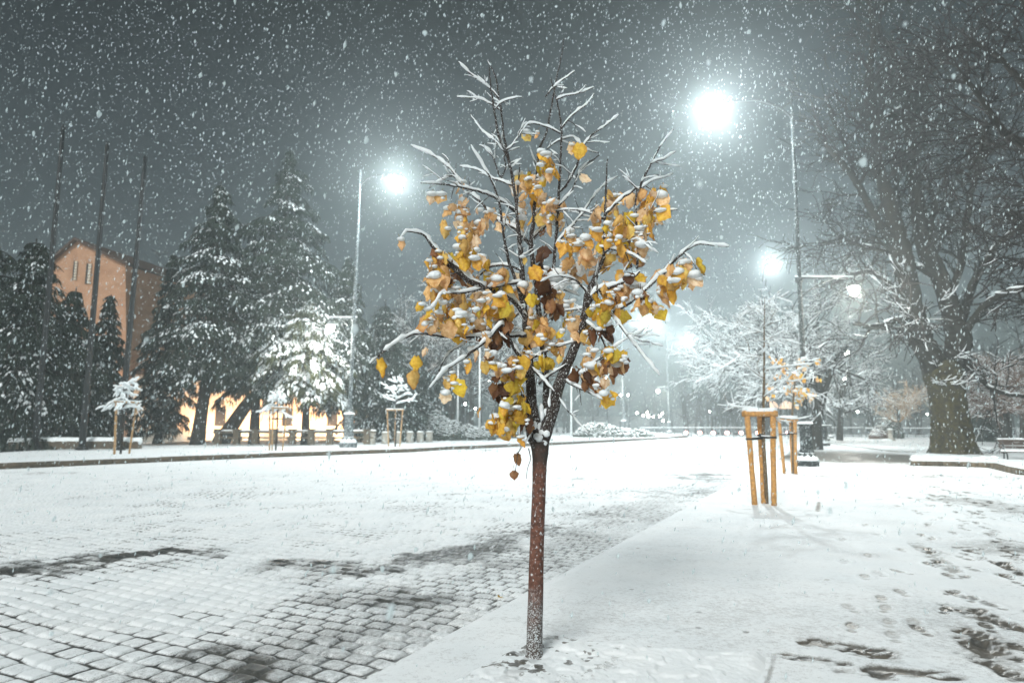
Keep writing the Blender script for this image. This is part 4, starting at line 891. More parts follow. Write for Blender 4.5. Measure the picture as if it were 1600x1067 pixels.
# far pavement ones
for (px, pb, pt, Y, half, lab, lab2, dr, sd, crown, lv) in [
    (190, 709, 629, 29.5, .38, 'weathered stake frame on the far pavement below the third flagpole, leftmost', 'low drooping sapling heaped with snow, leftmost on the far pavement', .13, 8, 596, 0),
    (431, 702, 638, 33.5, .38, 'stake frame on the far pavement in front of the glowing wall', 'small snowy sapling in front of the glowing wall', .16, 9, 612, 0),
    (617, 696, 641, 39.5, .38, 'grey stake frame right of the tall left street lamp, beside the stone posts', 'pale frosted sapling right of the tall left street lamp', -.02, 12, 592, 0)]:
    b = V(P(px, 664, Y)[0], Y, KZ)
    o = empty('stake_frame', b, lab, 'tree stakes', 'stake frames on the far pavement'); frame_stakes(o, b, half*1.25, P(px, pt, Y)[2]-KZ, rad(200+px), M['stake_far'], far=False)
    o = empty('sapling', b+V(.05, 0, 0), lab2, 'sapling')
    sapling(o, [b+V(.05, 0, 0), P(px+2, (pb+pt)/2, Y), P(px+3, pt, Y), P(px+2, pt-14, Y), P(px+5, crown, Y)], [.05, .045, .04, .03, .012], 12, 1.15, .35, .06, 0, seed=sd, z0=.60, droop=dr)

tick('d')
# ================================================================ branching trees
def grow(bags, p, d, L, r, lvl, maxl, rnd, snow, cfg):
    """recursive limb: bags = (thick, fine, snow)"""
    n = 6 if lvl < maxl else 4
    w = wander(p, d, L, n, cfg['curve'], cfg['up'][min(lvl, len(cfg['up'])-1)], rnd)
    rr = np.linspace(r, max(cfg['rmin'], r*.35), n+1)
    (bags[0] if lvl == 0 else bags[1]).tube(w, rr, 6 if lvl < 2 else 3, cap=False)
    if snow and lvl >= cfg.get('slvl', 0) and w[0][2] < cfg.get('zmax', 99) and rnd.random() < cfg.get('sprob', 1): snow_on(bags[2], w, rr, snow*(1 if lvl < maxl else .7), 5 if lvl < 2 else 3, 1, .3, cfg.get('minh', .35))
    if lvl >= maxl: return
    nc = cfg['kids'][lvl]
    for k in range(nc):
        t = rnd.uniform(.18, 1.0) if k else 1.0; i = min(n-1, int(t*n)); q = w[i]+(w[i+1]-w[i])*(t*n-i if t < 1 else 1)
        dd = rdir(w[i+1]-w[i], rnd.uniform(.35, .95), rnd); dd[2] += cfg.get('lift', 0)
        grow(bags, q, dd, L*rnd.uniform(.45, .72), max(cfg['rmin'], rr[i]*.55), lvl+1, maxl, rnd, snow, cfg)

# ---- the big bare tree on the right
Yt = G(1490, 714)[1]; KX = Yt/F
bt = empty('bare_linden_tree', G(1492, 714), 'huge dark bare tree with massive trunk in the kerbed bed on the right', 'tree'); rb = random.Random(5)
tp = [(1491, 722, 43), (1491, 712, 36), (1490, 700, 31), (1489, 680, 28), (1486, 655, 25.5), (1482, 630, 24.5), (1479, 610, 25), (1475, 592, 27), (1473, 578, 27), (1471, 564, 19)]
T = spline(np.array([list(P(a, c, Yt))+[r*KX] for a, c, r in tp]), .12); bg = Bag(); k = 40
# rooted, fluted trunk
n = len(T); th = np.linspace(0, 2*math.pi, k, endpoint=False); v = []
for i in range(n):
    z = (T[i, 2]-T[0, 2]); fl = .16*math.exp(-z/.5)+.035
    rr_ = T[i, 3]*(1+fl*np.cos(th*7+z*.6)+.03*np.sin(th*13+z*3)+.03*NR.normal(0, 1, k)*.5)
    v.append(np.stack([T[i, 0]+rr_*np.cos(th), T[i, 1]+rr_*np.sin(th), np.full(k, T[i, 2])], 1))
i = np.arange(n-1)[:, None]*k; j = np.arange(k)[None, :]; j2 = (j+1) % k
bg.add(np.vstack(v), np.stack([i+j, i+j2, i+k+j2, i+k+j], -1).reshape(-1, 4))
BL = [ # px, py, radius px ; depth offset at the end
 ([(1466, 590, 20), (1452, 556, 18), (1438, 525, 16), (1424, 480, 14), (1417, 440, 12), (1412, 405, 10), (1397, 347, 8.5), (1386, 305, 7.5), (1369, 248, 6), (1371, 203, 5), (1362, 160, 4.3), (1358, 110, 3.6), (1364, 60, 3), (1358, 0, 2.2)], -1.5),
 ([(1486, 590, 21), (1495, 560, 20), (1498, 530, 17), (1490, 500, 13), (1478, 460, 10), (1462, 420, 9), (1447, 392, 9), (1440, 350, 8), (1433, 319, 7.5), (1427, 262, 6.5), (1424, 225, 6), (1415, 175, 5), (1413, 130, 4.5), (1403, 94, 4), (1372, 54, 3.2), (1362, 20, 2.6), (1356, -20, 2)], .8),
 ([(1440, 520, 9), (1420, 500, 6), (1395, 502, 4.5), (1365, 512, 3.5), (1335, 505, 2.4)], -2.5),
 ([(1414, 420, 7), (1392, 380, 6), (1369, 341, 5), (1350, 305, 4.5), (1332, 276, 4), (1312, 252, 3), (1290, 225, 2)], -2.5),
 ([(1345, 295, 4), (1326, 243, 3.6), (1315, 215, 3), (1302, 188, 2.6), (1290, 150, 2)], -3),
 ([(1424, 262, 4), (1437, 230, 3.5), (1447, 190, 3.2), (1442, 150, 3), (1452, 118, 2.5), (1480, 95, 1.8)], 2.5),
 ([(1447, 390, 5), (1452, 350, 4.6), (1460, 325, 4), (1452, 290, 3), (1440, 272, 2.4)], 1.5),
 ([(1497, 520, 9), (1508, 480, 7), (1522, 440, 5.6), (1545, 400, 4.6), (1570, 372, 3.6), (1610, 350, 2.6)], 2.5),
 ([(1500, 540, 8), (1520, 500, 6), (1548, 470, 5), (1580, 455, 4), (1620, 452, 3)], -2),
 ([(1480, 470, 7), (1500, 420, 5.5), (1508, 370, 4.8), (1515, 310, 4), (1530, 260, 3.3), (1545, 200, 2.5)], 3),
 ([(1412, 400, 6), (1402, 360, 5), (1404, 320, 4.5), (1398, 270, 4), (1390, 225, 3), (1398, 180, 2.4)], 3),
 ([(1371, 210, 4), (1385, 185, 3.4), (1405, 170, 3), (1420, 150, 2.2)], 2),
 ([(1430, 500, 8), (1405, 470, 5), (1385, 440, 4), (1360, 425, 3), (1330, 428, 2)], 3.5),
 ([(1470, 440, 6), (1440, 420, 5), (1400, 400, 4), (1350, 385, 3), (1310, 372, 2)], 2.5),
 ([(1505, 560, 6), (1530, 590, 4), (1560, 612, 3), (1600, 618, 2.4)], -2.5)]
limbs = []; fine = Bag(); sn = Bag(); cfg = dict(curve=.17, up=[.02, .015, 0, -.04, -.05], rmin=.019, kids=[6, 6, 4, 3], lift=.05, minh=.3, slvl=2, zmax=6.2, sprob=.22)
for li, (pp, dz) in enumerate(BL):
    m_ = len(pp); q = np.array([list(P(a, c, Yt+dz*(s/(m_-1))**1.2))+[(.84+.60*min(1, s/5))*r*KX*(1+dz*(s/(m_-1))/Yt)] for s, (a, c, r) in enumerate(pp)])
    s3 = spline(q, .25); s3[:, :3] += NR.normal(0, .02, (len(s3), 3)); lb = Bag(); lb.tube(s3[:, :3], s3[:, 3], 10)
    snow_on(sn, s3[:, :3], s3[:, 3], .02, 5, .8, .4, .5); limbs.append(lb)
    L = np.sum(np.linalg.norm(np.diff(s3[:, :3], axis=0), axis=1))
    for q_ in range(int(L*1.7)):
        f = rb.uniform(.22 if li < 2 else .1, 1); i = min(len(s3)-2, int(f*len(s3))); dd = rdir(s3[i+1, :3]-s3[i, :3], rb.uniform(.6, 1.2), rb); dd[2] += .1
        if s3[i, 2] < 3.4: dd[2] += .2
        grow((fine, fine, sn), s3[i, :3], dd, rb.uniform(1.1, 2.6)*(.75+.5*f), min(s3[i, 3]*.5, .07), 1, 3, rb, .013, cfg)
bg.build('trunk', M['mossbark'], bt)
for lb in limbs: lb.build('limb', M['darkbark'], bt)
# low snow-loaded twigs on the trunk and to the left
for (px, py, ang, L) in [(1418, 470, 2.7, 2.6), (1425, 480, 2.9, 2.2), (1412, 450, 2.8, 2.4), (1440, 505, 3.0, 2.4), (1436, 500, 3.3, 2.0), (1420, 430, 2.6, 1.8), (1470, 470, .6, 1.6), (1478, 600, 2.8, 1.0), (1484, 600, .2, 1.1), (1490, 560, 1.0, 1.2), (1470, 595, -.2, 1.0), (1500, 600, .1, 1.5), (1465, 575, 2.0, .8)]:
    for q in range(2):
        w = wander(P(px, py, Yt-.7), V(math.cos(ang), rb.uniform(-.8, .2), math.sin(ang)*.4-.1+rb.uniform(-.2, .2)), L*rb.uniform(.6, 1.1), 9, .14, .07, rb)
        fine.tube(w, np.linspace(.03, .012, 10), 4); snow_on(sn, w, .015, .020, 5, 1, .3, .1)
        for z in range(3):
            w2 = wander(w[rb.randrange(2, 8)], rdir(w[5]-w[4], .7, rb), L*.35, 5, .15, .05, rb); fine.tube(w2, .01, 3); snow_on(sn, w2, .01, .014, 4, 1, .3, .1)
fine.build('twigs', M['twig'], bt); 
for q in range(60):   # snow lying on the root flare
    a = rb.uniform(math.pi, 2*math.pi); rr_ = 44*KX*rb.uniform(.85, 1.2); sn.blob(G(1492, 722)+V(math.cos(a)*rr_, math.sin(a)*rr_*.9+.35, rb.uniform(.02, .22)), (rb.uniform(.1, .3), .16, rb.uniform(.04, .10)), .2)
sn.build('snow_layer', M['snow'], bt)

# ---- neighbouring bare tree whose crown reaches in from the right edge
rb = random.Random(12); Yo = 19.0
base = V(P(1850, 700, Yo)[0], Yo, 0); ot = empty('bare_tree', base, 'dark leafless crown reaching in over the top right corner', 'tree')
fine = Bag(); sn = Bag(); tk = Bag(); tk.tube(spline(np.array([list(base-V(0, 0, .1))+[.6], list(base+V(-.1, 0, 2))+[.45], list(base+V(-.3, 0, 4.5))+[.42]]), .3)[:, :3], .45, 16); tk.build('trunk', M['oldbark'], ot)
cfg2 = dict(curve=.16, up=[.03, .01, 0, -.05, -.06], rmin=.016, kids=[6, 6, 5, 3], lift=.0, minh=.45, slvl=2, zmax=6, sprob=.15)
for (pp, dz) in [([(1840, 500, 20), (1760, 400, 14), (1690, 330, 11), (1640, 260, 9), (1600, 227, 7), (1569, 208, 6), (1553, 186, 5), (1530, 150, 4), (1505, 120, 3)], -1), ([(1553, 190, 4), (1539, 206, 3.4), (1530, 240, 2.6), (1515, 265, 2)], -1.2),
                 ([(1840, 480, 18), (1780, 330, 13), (1720, 200, 10), (1660, 110, 8), (1620, 40, 6), (1580, -30, 4)], 2), ([(1830, 520, 16), (1750, 440, 10), (1680, 400, 7), (1640, 390, 4)], -3), ([(1760, 380, 10), (1680, 300, 7), (1625, 300, 5), (1590, 320, 3)], 2),
                 ([(1700, 180, 9), (1620, 150, 6), (1560, 90, 4), (1510, 60, 3)], 1)]:
    m_ = len(pp); q = np.array([list(P(a, c, Yo+dz*(s/(m_-1))))+[r*Yo/F] for s, (a, c, r) in enumerate(pp)]); s3 = spline(q, .25); lb = Bag(); lb.tube(s3[:, :3], s3[:, 3], 9); lb.build('limb', M['darkbark'], ot)
    L = np.sum(np.linalg.norm(np.diff(s3[:, :3], axis=0), axis=1))
    for q_ in range(int(L*1.8)):
        i = min(len(s3)-2, int(rb.uniform(.35, 1)*len(s3))); grow((fine, fine, sn), s3[i, :3], rdir(s3[i+1, :3]-s3[i, :3], rb.uniform(.5, 1.1), rb), rb.uniform(1.2, 2.4), .045, 1, 3, rb, .008, cfg2)
fine.build('twigs', M['twig'], ot); sn.build('snow_layer', M['snow'], ot)

# ---- snow-white trees down the pavement
def white_tree(base, pts, rr, Y, label, seed, blen, n0, snow, spread, name='snowy_tree', nlv=3, kids=(5, 5, 4, 4), lo=.25, barkm='oldbark', tm=None, lv=0, lift=.12, thick=.014, up=.35, curve=.16):
    rnd = random.Random(seed); o = empty(name, base, label, 'tree'); fine = Bag(); sn = Bag(); tk = Bag()
    q = np.array([list(P(a, c, Y))+[r*Y/F] for (a, c), r in zip(pts, rr)]); s3 = spline(q, .3); tk.tube(s3[:, :3], s3[:, 3], 12); tk.build('trunk', M[tm or barkm], o)
    cf = dict(curve=curve, up=[.02, 0, -.03, -.04], rmin=thick, kids=list(kids), lift=lift, minh=.1, sprob=.85)
    for k in range(n0):
        i = min(len(s3)-2, int(len(s3)*rnd.uniform(lo, 1))); a = rnd.uniform(0, 6.28)
        d = V(math.cos(a)+spread[0], math.sin(a), rnd.uniform(.1, 1.0)*up*2+spread[1]); grow((fine, fine, sn), s3[i, :3], d, blen*rnd.uniform(.7, 1.15), s3[i, 3]*.5, 0, nlv, rnd, snow, cf)
    fine.build('branch', M[barkm], o); sn.build('snow_layer', M['snow'], o)
    if lv:
        lf = Bag()
        for k in range(lv):
            c = P(rnd.gauss(pts[-1][0], 22), rnd.gauss(pts[-1][1]+20, 22), Y+rnd.uniform(-1, 1)); leaf_mesh(c, .16, lf, V(*rnd.choice(YEL+TAN)), rnd.uniform(-2, 2), 0, 1, rnd)
        lf.build('foliage', M['leaf'], o)
    return o
white_tree(G(1276, 703), [(1276, 706), (1275, 660), (1281, 620), (1272, 585), (1258, 555), (1240, 520)], [10, 8, 8, 6.5, 4.5, 3], G(1276, 703)[1], 'broad tree frosted white behind the nearest right lamp, its crown spreading left', 31, 3.0, 17, .024, (-.75, .02), kids=(6, 5, 5), lo=.5)
white_tree(G(1276, 703)+V(.4, .3, 0), [(1281, 640), (1286, 615), (1296, 585), (1308, 560), (1325, 540)], [6, 6, 5, 3.5, 2.5], G(1276, 703)[1], 'rear fork of the frosted tree, leaning right behind the lamp post', 33, 2.4, 9, .014, (.5, .05), name='snowy_tree', kids=(5, 5, 4))
white_tree(G(1200, 685), [(1200, 685), (1196, 640), (1192, 590), (1186, 540)], [8, 7, 5, 3], 62, 'hazy white tree farther back under the glow of the second lamp', 35, 4.6, 17, .045, (-.1, .1), kids=(5, 5, 4), lo=.4, thick=.022)
white_tree(G(1312, 687), [(1312, 688), (1313, 660), (1316, 630), (1320, 600)], [5, 4, 3.5, 2.5], 55, 'thin frosted tree among the right lamp posts', 37, 2.4, 9, .03, (0, .1), kids=(5, 4, 4), lo=.4, thick=.02)
white_tree(G(1404, 684), [(1405, 684), (1405, 668), (1404, 650), (1403, 630)], [2.5, 2.5, 2, 1.5], 68, 'small round reddish bare tree left of the big trunk', 39, 1.9, 12, .012, (0, .15), barkm='stake_far', tm='oldbark', kids=(5, 5, 4), lo=.4, thick=.02)
# brown-leaved trees behind the bench
for (px, py, Y, r, sd, lab) in [(1570, 690, 44, 9, 51, 'stout-trunked tree with rusty brown twigs behind the bench'), (1597, 690, 50, 3, 53, 'slim brownish tree cut off by the right edge, beyond the bench')]:
    white_tree(G(px, 690), [(px, 694), (px, 665), (px-2, 640), (px+2, 615)], [r*1.25, r, r*.9, r*.4], Y, lab, sd, 2.0, 12, .010, (0, .2), barkm='brownleaf', tm='oldbark', kids=(6, 6, 4), lo=.55, thick=.02)
# slim far bare trees left of the young trunk
for k, (px, Y, sd) in enumerate([(662, 66, 61), (703, 74, 62), (735, 70, 63), (776, 78, 64), (805, 72, 65)]):
    white_tree(V(P(px, 664, Y)[0], Y, 0), [(px, 678), (px+2, 620), (px-2, 560), (px+1, 500)], [5, 4, 3, 1.6], Y, ['grey bare tree behind the stone posts, left of the white poles', 'grey bare tree directly left of the leftmost white pole', 'grey bare tree between the two left white poles', 'grey bare tree right of the middle white pole', 'grey bare tree just left of the young tree trunk'][k], sd, 4.2, 12, .02, (0, .3), name='bare_tree', kids=(5, 5, 3), lo=.3, thick=.025)

# ================================================================ cedars with drooping snowy boughs
def cedar(base, H, rmax, label, seed, lean=(0, 0), trunk_r=.35, z_low=2.2, dens=1.0, snow=1.0, mt='needle', zs=1.0, name='cedar_tree', rot=0, nlev=None, shape=.75, bush=0):
    rnd = random.Random(seed); rs = np.random.RandomState(seed)
    b = V(*base); o = empty(name, b, label, 'tree'); tk = Bag(); top = b+V(lean[0], lean[1], H)
    kink = b+V(lean[0]*.95, lean[1], z_low*1.3)
    s3 = spline(np.array([list(b-V(0, 0, .1))+[trunk_r*1.3], list(b+(kink-b)*.4)+[trunk_r], list(kink)+[trunk_r*.9], list((kink+top)/2)+[trunk_r*.5], list(top)+[.03]]), .4)
    tk.tube(s3[:, :3], s3[:, 3], 10); tk.build('trunk', M['oldbark'], o)
    bo = Bag(); nv = []; sv = []; svt = []
    z = z_low; lop = rs.uniform(0, 6.28)
    while z < H*.985:
        f = (z-z_low)/(H-z_low); body = (1-.30*f) if f < .5 else .85*(1-(f-.5)/.5)**1.15+.04
        if bush: body = (1-f**2.2)*.92+.06
        Rz = rmax*body*(.8+.4*rnd.random()); nb = max(4, int(round(8*(1-f*.45)*min(1.3, max(.8, dens)))))
        ctr = np.array([np.interp(z+b[2], s3[:, 2], s3[:, c_]) for c_ in (0, 1)]+[b[2]+z])
        a0 = rnd.uniform(0, 6.28)
        for k in range(nb):
            az = a0+k*6.283/nb+rnd.uniform(-.4, .4); L = Rz*rnd.uniform(.42, 1.18)*(1+.18*math.cos(az-lop)); d = V(math.cos(az), math.sin(az), 0); s_ = V(-d[1], d[0], 0)
            zz = rnd.uniform(-.35, .35)*(1-f); n = 9; t = np.linspace(0, 1, n); rise = rnd.uniform(.02, .30)*L*(1-.4*f); fall = rnd.uniform(.22, .50)*L*(.55+.45*(1-f))
            w = ctr+V(0, 0, zz)+d*(t*L)[:, None]+V(0, 0, 1)*(rise*np.sin(t*math.pi*.85)-fall*t**2.6)[:, None]
            bo.tube(w, np.linspace(.05+.05*(1-f), .015, n), 4, cap=False)
            m = int(190*dens*(L/2.5+.12)*(.55+.45*(1-f)))
            tt = rs.uniform(.08, 1.03, m)**.75; wid = (.36*L+.12)*np.sin(np.clip(tt, 0, 1)*math.pi*.88)**.6*(1-.25*tt)+.06
            ww = rs.uniform(-1, 1, m)*wid
            c = np.stack([np.interp(tt, t, w[:, i_]) for i_ in range(3)], 1)+s_*ww[:, None]
            c[:, 2] -= .42*np.abs(ww)**1.5+np.abs(rs.normal(0, .07, m))
            edge = np.clip(np.abs(ww)/(wid+.01), 0, 1)*.5+.5*tt
            ln = rs.uniform(.14, .34, m)*(1+.9*edge*(1-.5*f)); yaw = rs.uniform(0, 6.28, m); hw = rs.uniform(.025, .07, m)
            h_ = np.stack([np.cos(yaw), np.sin(yaw), np.zeros(m)], 1); out = d*rs.uniform(.0, .9, m)[:, None]+s_*(np.sign(ww)*rs.uniform(0, .6, m))[:, None]
            dn = out+V(0, 0, -1)*rs.uniform(.5, 1.9, m)[:, None]; dn /= np.linalg.norm(dn, axis=1, keepdims=True)
            nv.append(np.stack([c-h_*hw[:, None]+V(0, 0, .03), c+h_*hw[:, None]+V(0, 0, .03), c+dn*ln[:, None]+h_*hw[:, None]*.3, c+dn*ln[:, None]-h_*hw[:, None]*.3], 1).reshape(-1, 3))
            # snow pads heaped on the upper side of some boughs, ragged along their outer edge
            sf = snow*(rnd.choice([0, .05, .45, 1.1]) if snow < 1 else rnd.choice([.5, 1, 1.1]))*(1-.6*f)
            ms = int(m*.75*sf)
            if ms > 2:
                q = rs.choice(m, ms, replace=False) if ms < m else rs.choice(m, ms)
                q = q[vnoise(tt[q]*4+k*7, ww[q]*2.5+z*3, 5) > .30]; ms = len(q)
            if ms > 2:
                cs = c[q]+V(0, 0, .06); dir_ = d*rs.uniform(.2, 1, ms)[:, None]+s_*(ww[q]*.8)[:, None]+V(0, 0, -1)*(.15+1.0*tt[q]**2+.5*np.abs(ww[q]))[:, None]+rs.normal(0, .15, (ms, 3)); L2 = rs.uniform(.09, .24, ms)[:, None]
                dl = dir_/(np.linalg.norm(dir_, axis=1, keepdims=True)+1e-6)*L2; sd = np.cross(dl, V(0, 0, 1)); sd /= (np.linalg.norm(sd, axis=1, keepdims=True)+1e-6); sd *= rs.uniform(.045, .10, ms)[:, None]
                tp_ = V(0, 0, 1)*rs.uniform(.04, .09, ms)[:, None]
                sv.append(np.stack([cs-dl*.6, cs+sd, cs+dl, cs-sd, cs+tp_], 1).reshape(-1, 3))
        z += (.40+.50*(1-f))*rnd.uniform(.8, 1.25)*zs
    nn_ = np.vstack(nv); nf = np.arange(len(nn_)).reshape(-1, 4)
    link('foliage', mesh_np('foliage', nn_, nf, False), M[mt], o); bo.build('branch', M['oldbark'], o)
    if sv:
        a = np.vstack(sv); k = np.arange(len(a)//5)[:, None]*5
        tf = np.vstack([k+[[0, 1, 4]], k+[[1, 2, 4]], k+[[2, 3, 4]], k+[[3, 0, 4]]])
        link('snow_layer', mesh_np('snow_layer', a, tf, True), M['snow'], o)
    return o
def cb(px, Y, z=KZ+.08): return V(P(px, 664, Y)[0], Y, z)
def hgt(px, py, Y): return P(px, py, Y)[2]-KZ
cedar(cb(310, 43), hgt(318, 285, 43), 4.1, 'tall dark cedar with one straight trunk before the glowing wall, left of the leaning one', 71, (.5, 0), .38, 4.6, 1.0, .55)
cedar(cb(345, 45), hgt(437, 232, 45), 4.8, 'tallest pointed cedar, its trunk leaning right over the glowing wall', 72, (3.9, 0), .45, 4.4, 1.0, .5)
cedar(cb(478, 43), hgt(470, 470, 43), 3.3, 'lower cedar heaped with bright snow behind the tall grey lamp', 73, (-.1, 0), .25, 4.0, 1.2, 1.5, 'needle2', .8)
cedar(cb(398, 44), hgt(402, 440, 44), 2.7, 'dark cedar with twin-looking trunk between the leaning one and the snow-heaped one', 74, (0, 0), .30, 4.4, 1.0, .9)
cedar(cb(545, 47), hgt(525, 400, 47), 2.9, 'grey-green cedar behind the tall grey lamp post, right of the snow-heaped one', 75, (-.4, 0), .28, 3.0, 1.0, .5)
cedar(cb(248, 46), hgt(262, 395, 46), 2.4, 'dark cedar just right of the third flagpole', 76, (.2, 0), .28, 1.2, 1.0, .35)
cedar(cb(20, 36), hgt(25, 375, 36), 3.3, 'wide black cedar at the left edge under the first flagpole', 77, (.3, 0), .4, .7, 1.0, .30, bush=1)
cedar(cb(-75, 38), hgt(-70, 300, 38), 5.0, 'black cedar mostly outside the left edge', 78, (0, 0), .4, .8, .8, .25)
cedar(cb(100, 40), hgt(112, 450, 40), 3.2, 'low dark cedar hiding the foot of the gabled house', 79, (0, 0), .3, .6, 1.1, .35, zs=.9, bush=1)
cedar(cb(157, 41), hgt(166, 462, 41), 1.7, 'narrow dark cedar between the second and third flagpoles', 80, (0, 0), .22, .6, 1.1, .30, zs=.85, bush=1)
cedar(cb(598, 52), hgt(592, 470, 52), 3.4, 'dim grey cedar behind the rightmost stake frame of the far pavement', 81, (0, 0), .25, .9, 1.0, .35)
cedar(cb(645, 58), hgt(646, 520, 58), 2.8, 'faint grey cedar left of the white poles, behind the round snowy shrub', 82, (0, 0), .22, .7, 1.0, .5)
cedar(V(P(1545, 664, 58)[0], 58, 0), P(1545, 590, 58)[2], 1.6, 'small dark evergreen between the big trunk and the brown tree', 83, (0, 0), .15, .3, 1.0, .35, zs=.6)
# ---- shrubs
def shrub(c, rx, ry, rz, n, label, m_, snow, seed, name='snowy_shrub', grp=None):
    rs = np.random.RandomState(seed); o = empty(name, c, label, 'shrub', grp); u = rs.normal(0, 1, (n, 3)); u /= np.linalg.norm(u, axis=1, keepdims=True); u[:, 2] = np.abs(u[:, 2])
    rr_ = rs.uniform(.55, 1.0, (n, 1))**.5*(1+.18*np.sin(u[:, :1]*5+seed)); p = u*rr_*V(rx, ry, rz)+V(*c)
    a = rs.normal(0, 1, (n, 3))*.09; b_ = rs.normal(0, 1, (n, 3))*.09
    v = np.stack([p-a, p+b_, p+a, p-b_], 1).reshape(-1, 3); link('foliage', mesh_np('foliage', v, np.arange(len(v)).reshape(-1, 4), False), m_, o)
    st = Bag()
    for k in range(9): st.tube([V(*c), V(*c)+V(rs.uniform(-.5, .5)*rx, rs.uniform(-.5, .5)*ry, rz*.7)], .02, 4)
    st.build('stem', M['oldbark'], o)
    k = int(n*snow); sel = (u[:, 2] > .25)[:]; q = p[sel][:k]+V(0, 0, .06); sb = Bag()
    t = np.vstack([q+rs.normal(0, .02, q.shape)]); m2 = len(t)
    s_ = rs.uniform(.07, .16, (m2, 1)); vv = np.stack([t+V(1, 0, 0)*s_, t+V(0, 1, 0)*s_, t-V(1, 0, 0)*s_, t-V(0, 1, 0)*s_, t+V(0, 0, .6)*s_], 1).reshape(-1, 3); kk = np.arange(m2)[:, None]*5
    link('snow_layer', mesh_np('snow_layer', vv, np.vstack([kk+[[0, 1, 4]], kk+[[1, 2, 4]], kk+[[2, 3, 4]], kk+[[3, 0, 4]]]), True), M['snow'], o)
def sh(px, py, Y, wpx, hpx, *a, **k):
    g = P(px, 664, Y); shrub(V(g[0], Y, .1), wpx*Y/F/2, wpx*Y/F/2, hpx*Y/F, *a, **k)
sh(690, 0, 56, 62, 42, 2600, 'round shrub rounded over with snow left of the white poles', M['greenleaf'], 1.0, 91)
sh(742, 0, 57, 60, 24, 1500, 'low snowy shrub at the foot of the middle white pole', M['greenleaf'], 1.0, 92)
sh(655, 0, 60, 40, 30, 1400, 'grey-green frosted shrub left of the round snowy one', M['greenleaf'], .5, 93)
sh(785, 0, 66, 60, 34, 1400, 'pale frosted shrub just left of the young trunk', M['greenleaf'], 1.2, 94)
sh(1388, 0, 72, 46, 28, 1600, 'dark evergreen shrub among the far trees left of the big trunk', M['greenleaf'], .4, 95)
sh(1372, 0, 70, 30, 12, 900, 'low frosted plant beside the small pale pillar', M['brownleaf'], .8, 96)
sh(945, 0, 72, 130, 20, 1800, 'low hazy hedge behind the third white pole', M['greenleaf'], .7, 97)

# ================================================================ buildings
Yb = 62
def bpt(px, py, Y=Yb): return P(px, py, Y)
def gable(name, label, pts, Y, depth, wallm, roofm, parent=None):
    """front outline (x,z) extruded backwards; pts listed left base, left eave, apex, right eave, right base"""
    o = empty(name, V(pts[0][0], Y, 0), label, 'building'); n = len(pts)
    f = [V(x, Y, z) for x, z in pts]; k = [V(x+depth*.18, Y+depth, z) for x, z in pts]; wb = Bag()
    wb.add(f+k, [[0, n, n+1, 1], [3, n+3, n+4, 4]], [[0, 1, 4], [1, 3, 4], [1, 2, 3], [n, n+4, n+1], [n+1, n+4, n+3], [n+1, n+3, n+2]])
    wb.build('wall', wallm, o, smooth=False)
    rb_ = Bag()
    for a, c in ((1, 2), (2, 3)):
        e = f[a] if a == 1 else f[c]; dl = unit(f[a]-f[c]) if a == 1 else unit(f[c]-f[a]); out = dl*.5
        A, B = (f[a]+out, f[c]) if a == 1 else (f[a], f[c]+out); up = V(0, 0, .16); fr_ = V(0, -.45, 0); bk = V(depth*.18, depth+.4, 0)
        rb_.add([A+fr_+up*.2, B+fr_+up*.2, B+bk+up*.2, A+bk+up*.2, A+fr_+up*1.8, B+fr_+up*1.8, B+bk+up*1.8, A+bk+up*1.8], [[0, 3, 2, 1], [4, 5, 6, 7], [0, 1, 5, 4], [1, 2, 6, 5], [2, 3, 7, 6], [3, 0, 4, 7]])
    rb_.build('roof', roofm, o, smooth=False); return o
pts = [bpt(78, 664), bpt(80, 412), bpt(120, 377), bpt(196, 414), bpt(200, 664)]
bh = gable('gabled_house', 'tall orange-lit gabled house behind the flagpoles and dark cedars', [(p[0], p[2] if i_ not in (0, 4) else 0) for i_, p in enumerate(pts)], Yb, 14, M['stucco'], M['roof'])
for (x0, y0, x1, y1) in [(113, 408, 122, 438), (133, 412, 144, 444)]:
    a = bpt(x0, y1); c = bpt(x1, y0); w = c[0]-a[0]; h = c[2]-a[2]; cx, cz = (a[0]+c[0])/2, (a[2]+c[2])/2
    fb = Bag(); fb.box((cx-w*.25, Yb-.03, cz), (w*.5, .06, h)); wn = fb.build('window', M['dark'], bh, smooth=False)
    sb = Bag()
    for s in range(7): sb.box((cx+w*.25, Yb-.09, a[2]+h*(s+.5)/7), (w*.55, .10, h/7*.72))
    l_ = sb.build('louvre', M['louvre'], wn, smooth=False); l_.location = (0, 0, 0)
for (x, y) in [(172, 560), (160, 610)]:
    a = bpt(x, y); fb = Bag(); fb.box((a[0], Yb-.03, a[2]), (.7, .08, 1.2)); wn = fb.build('window', M['dark'], bh, smooth=False)
    s_ = Bag(); s_.box((a[0], Yb-.12, a[2]-.68), (.9, .2, .1)); s_ = s_.build('sill', M['palestone'], wn, smooth=False); s_.location = (0, 0, 0)
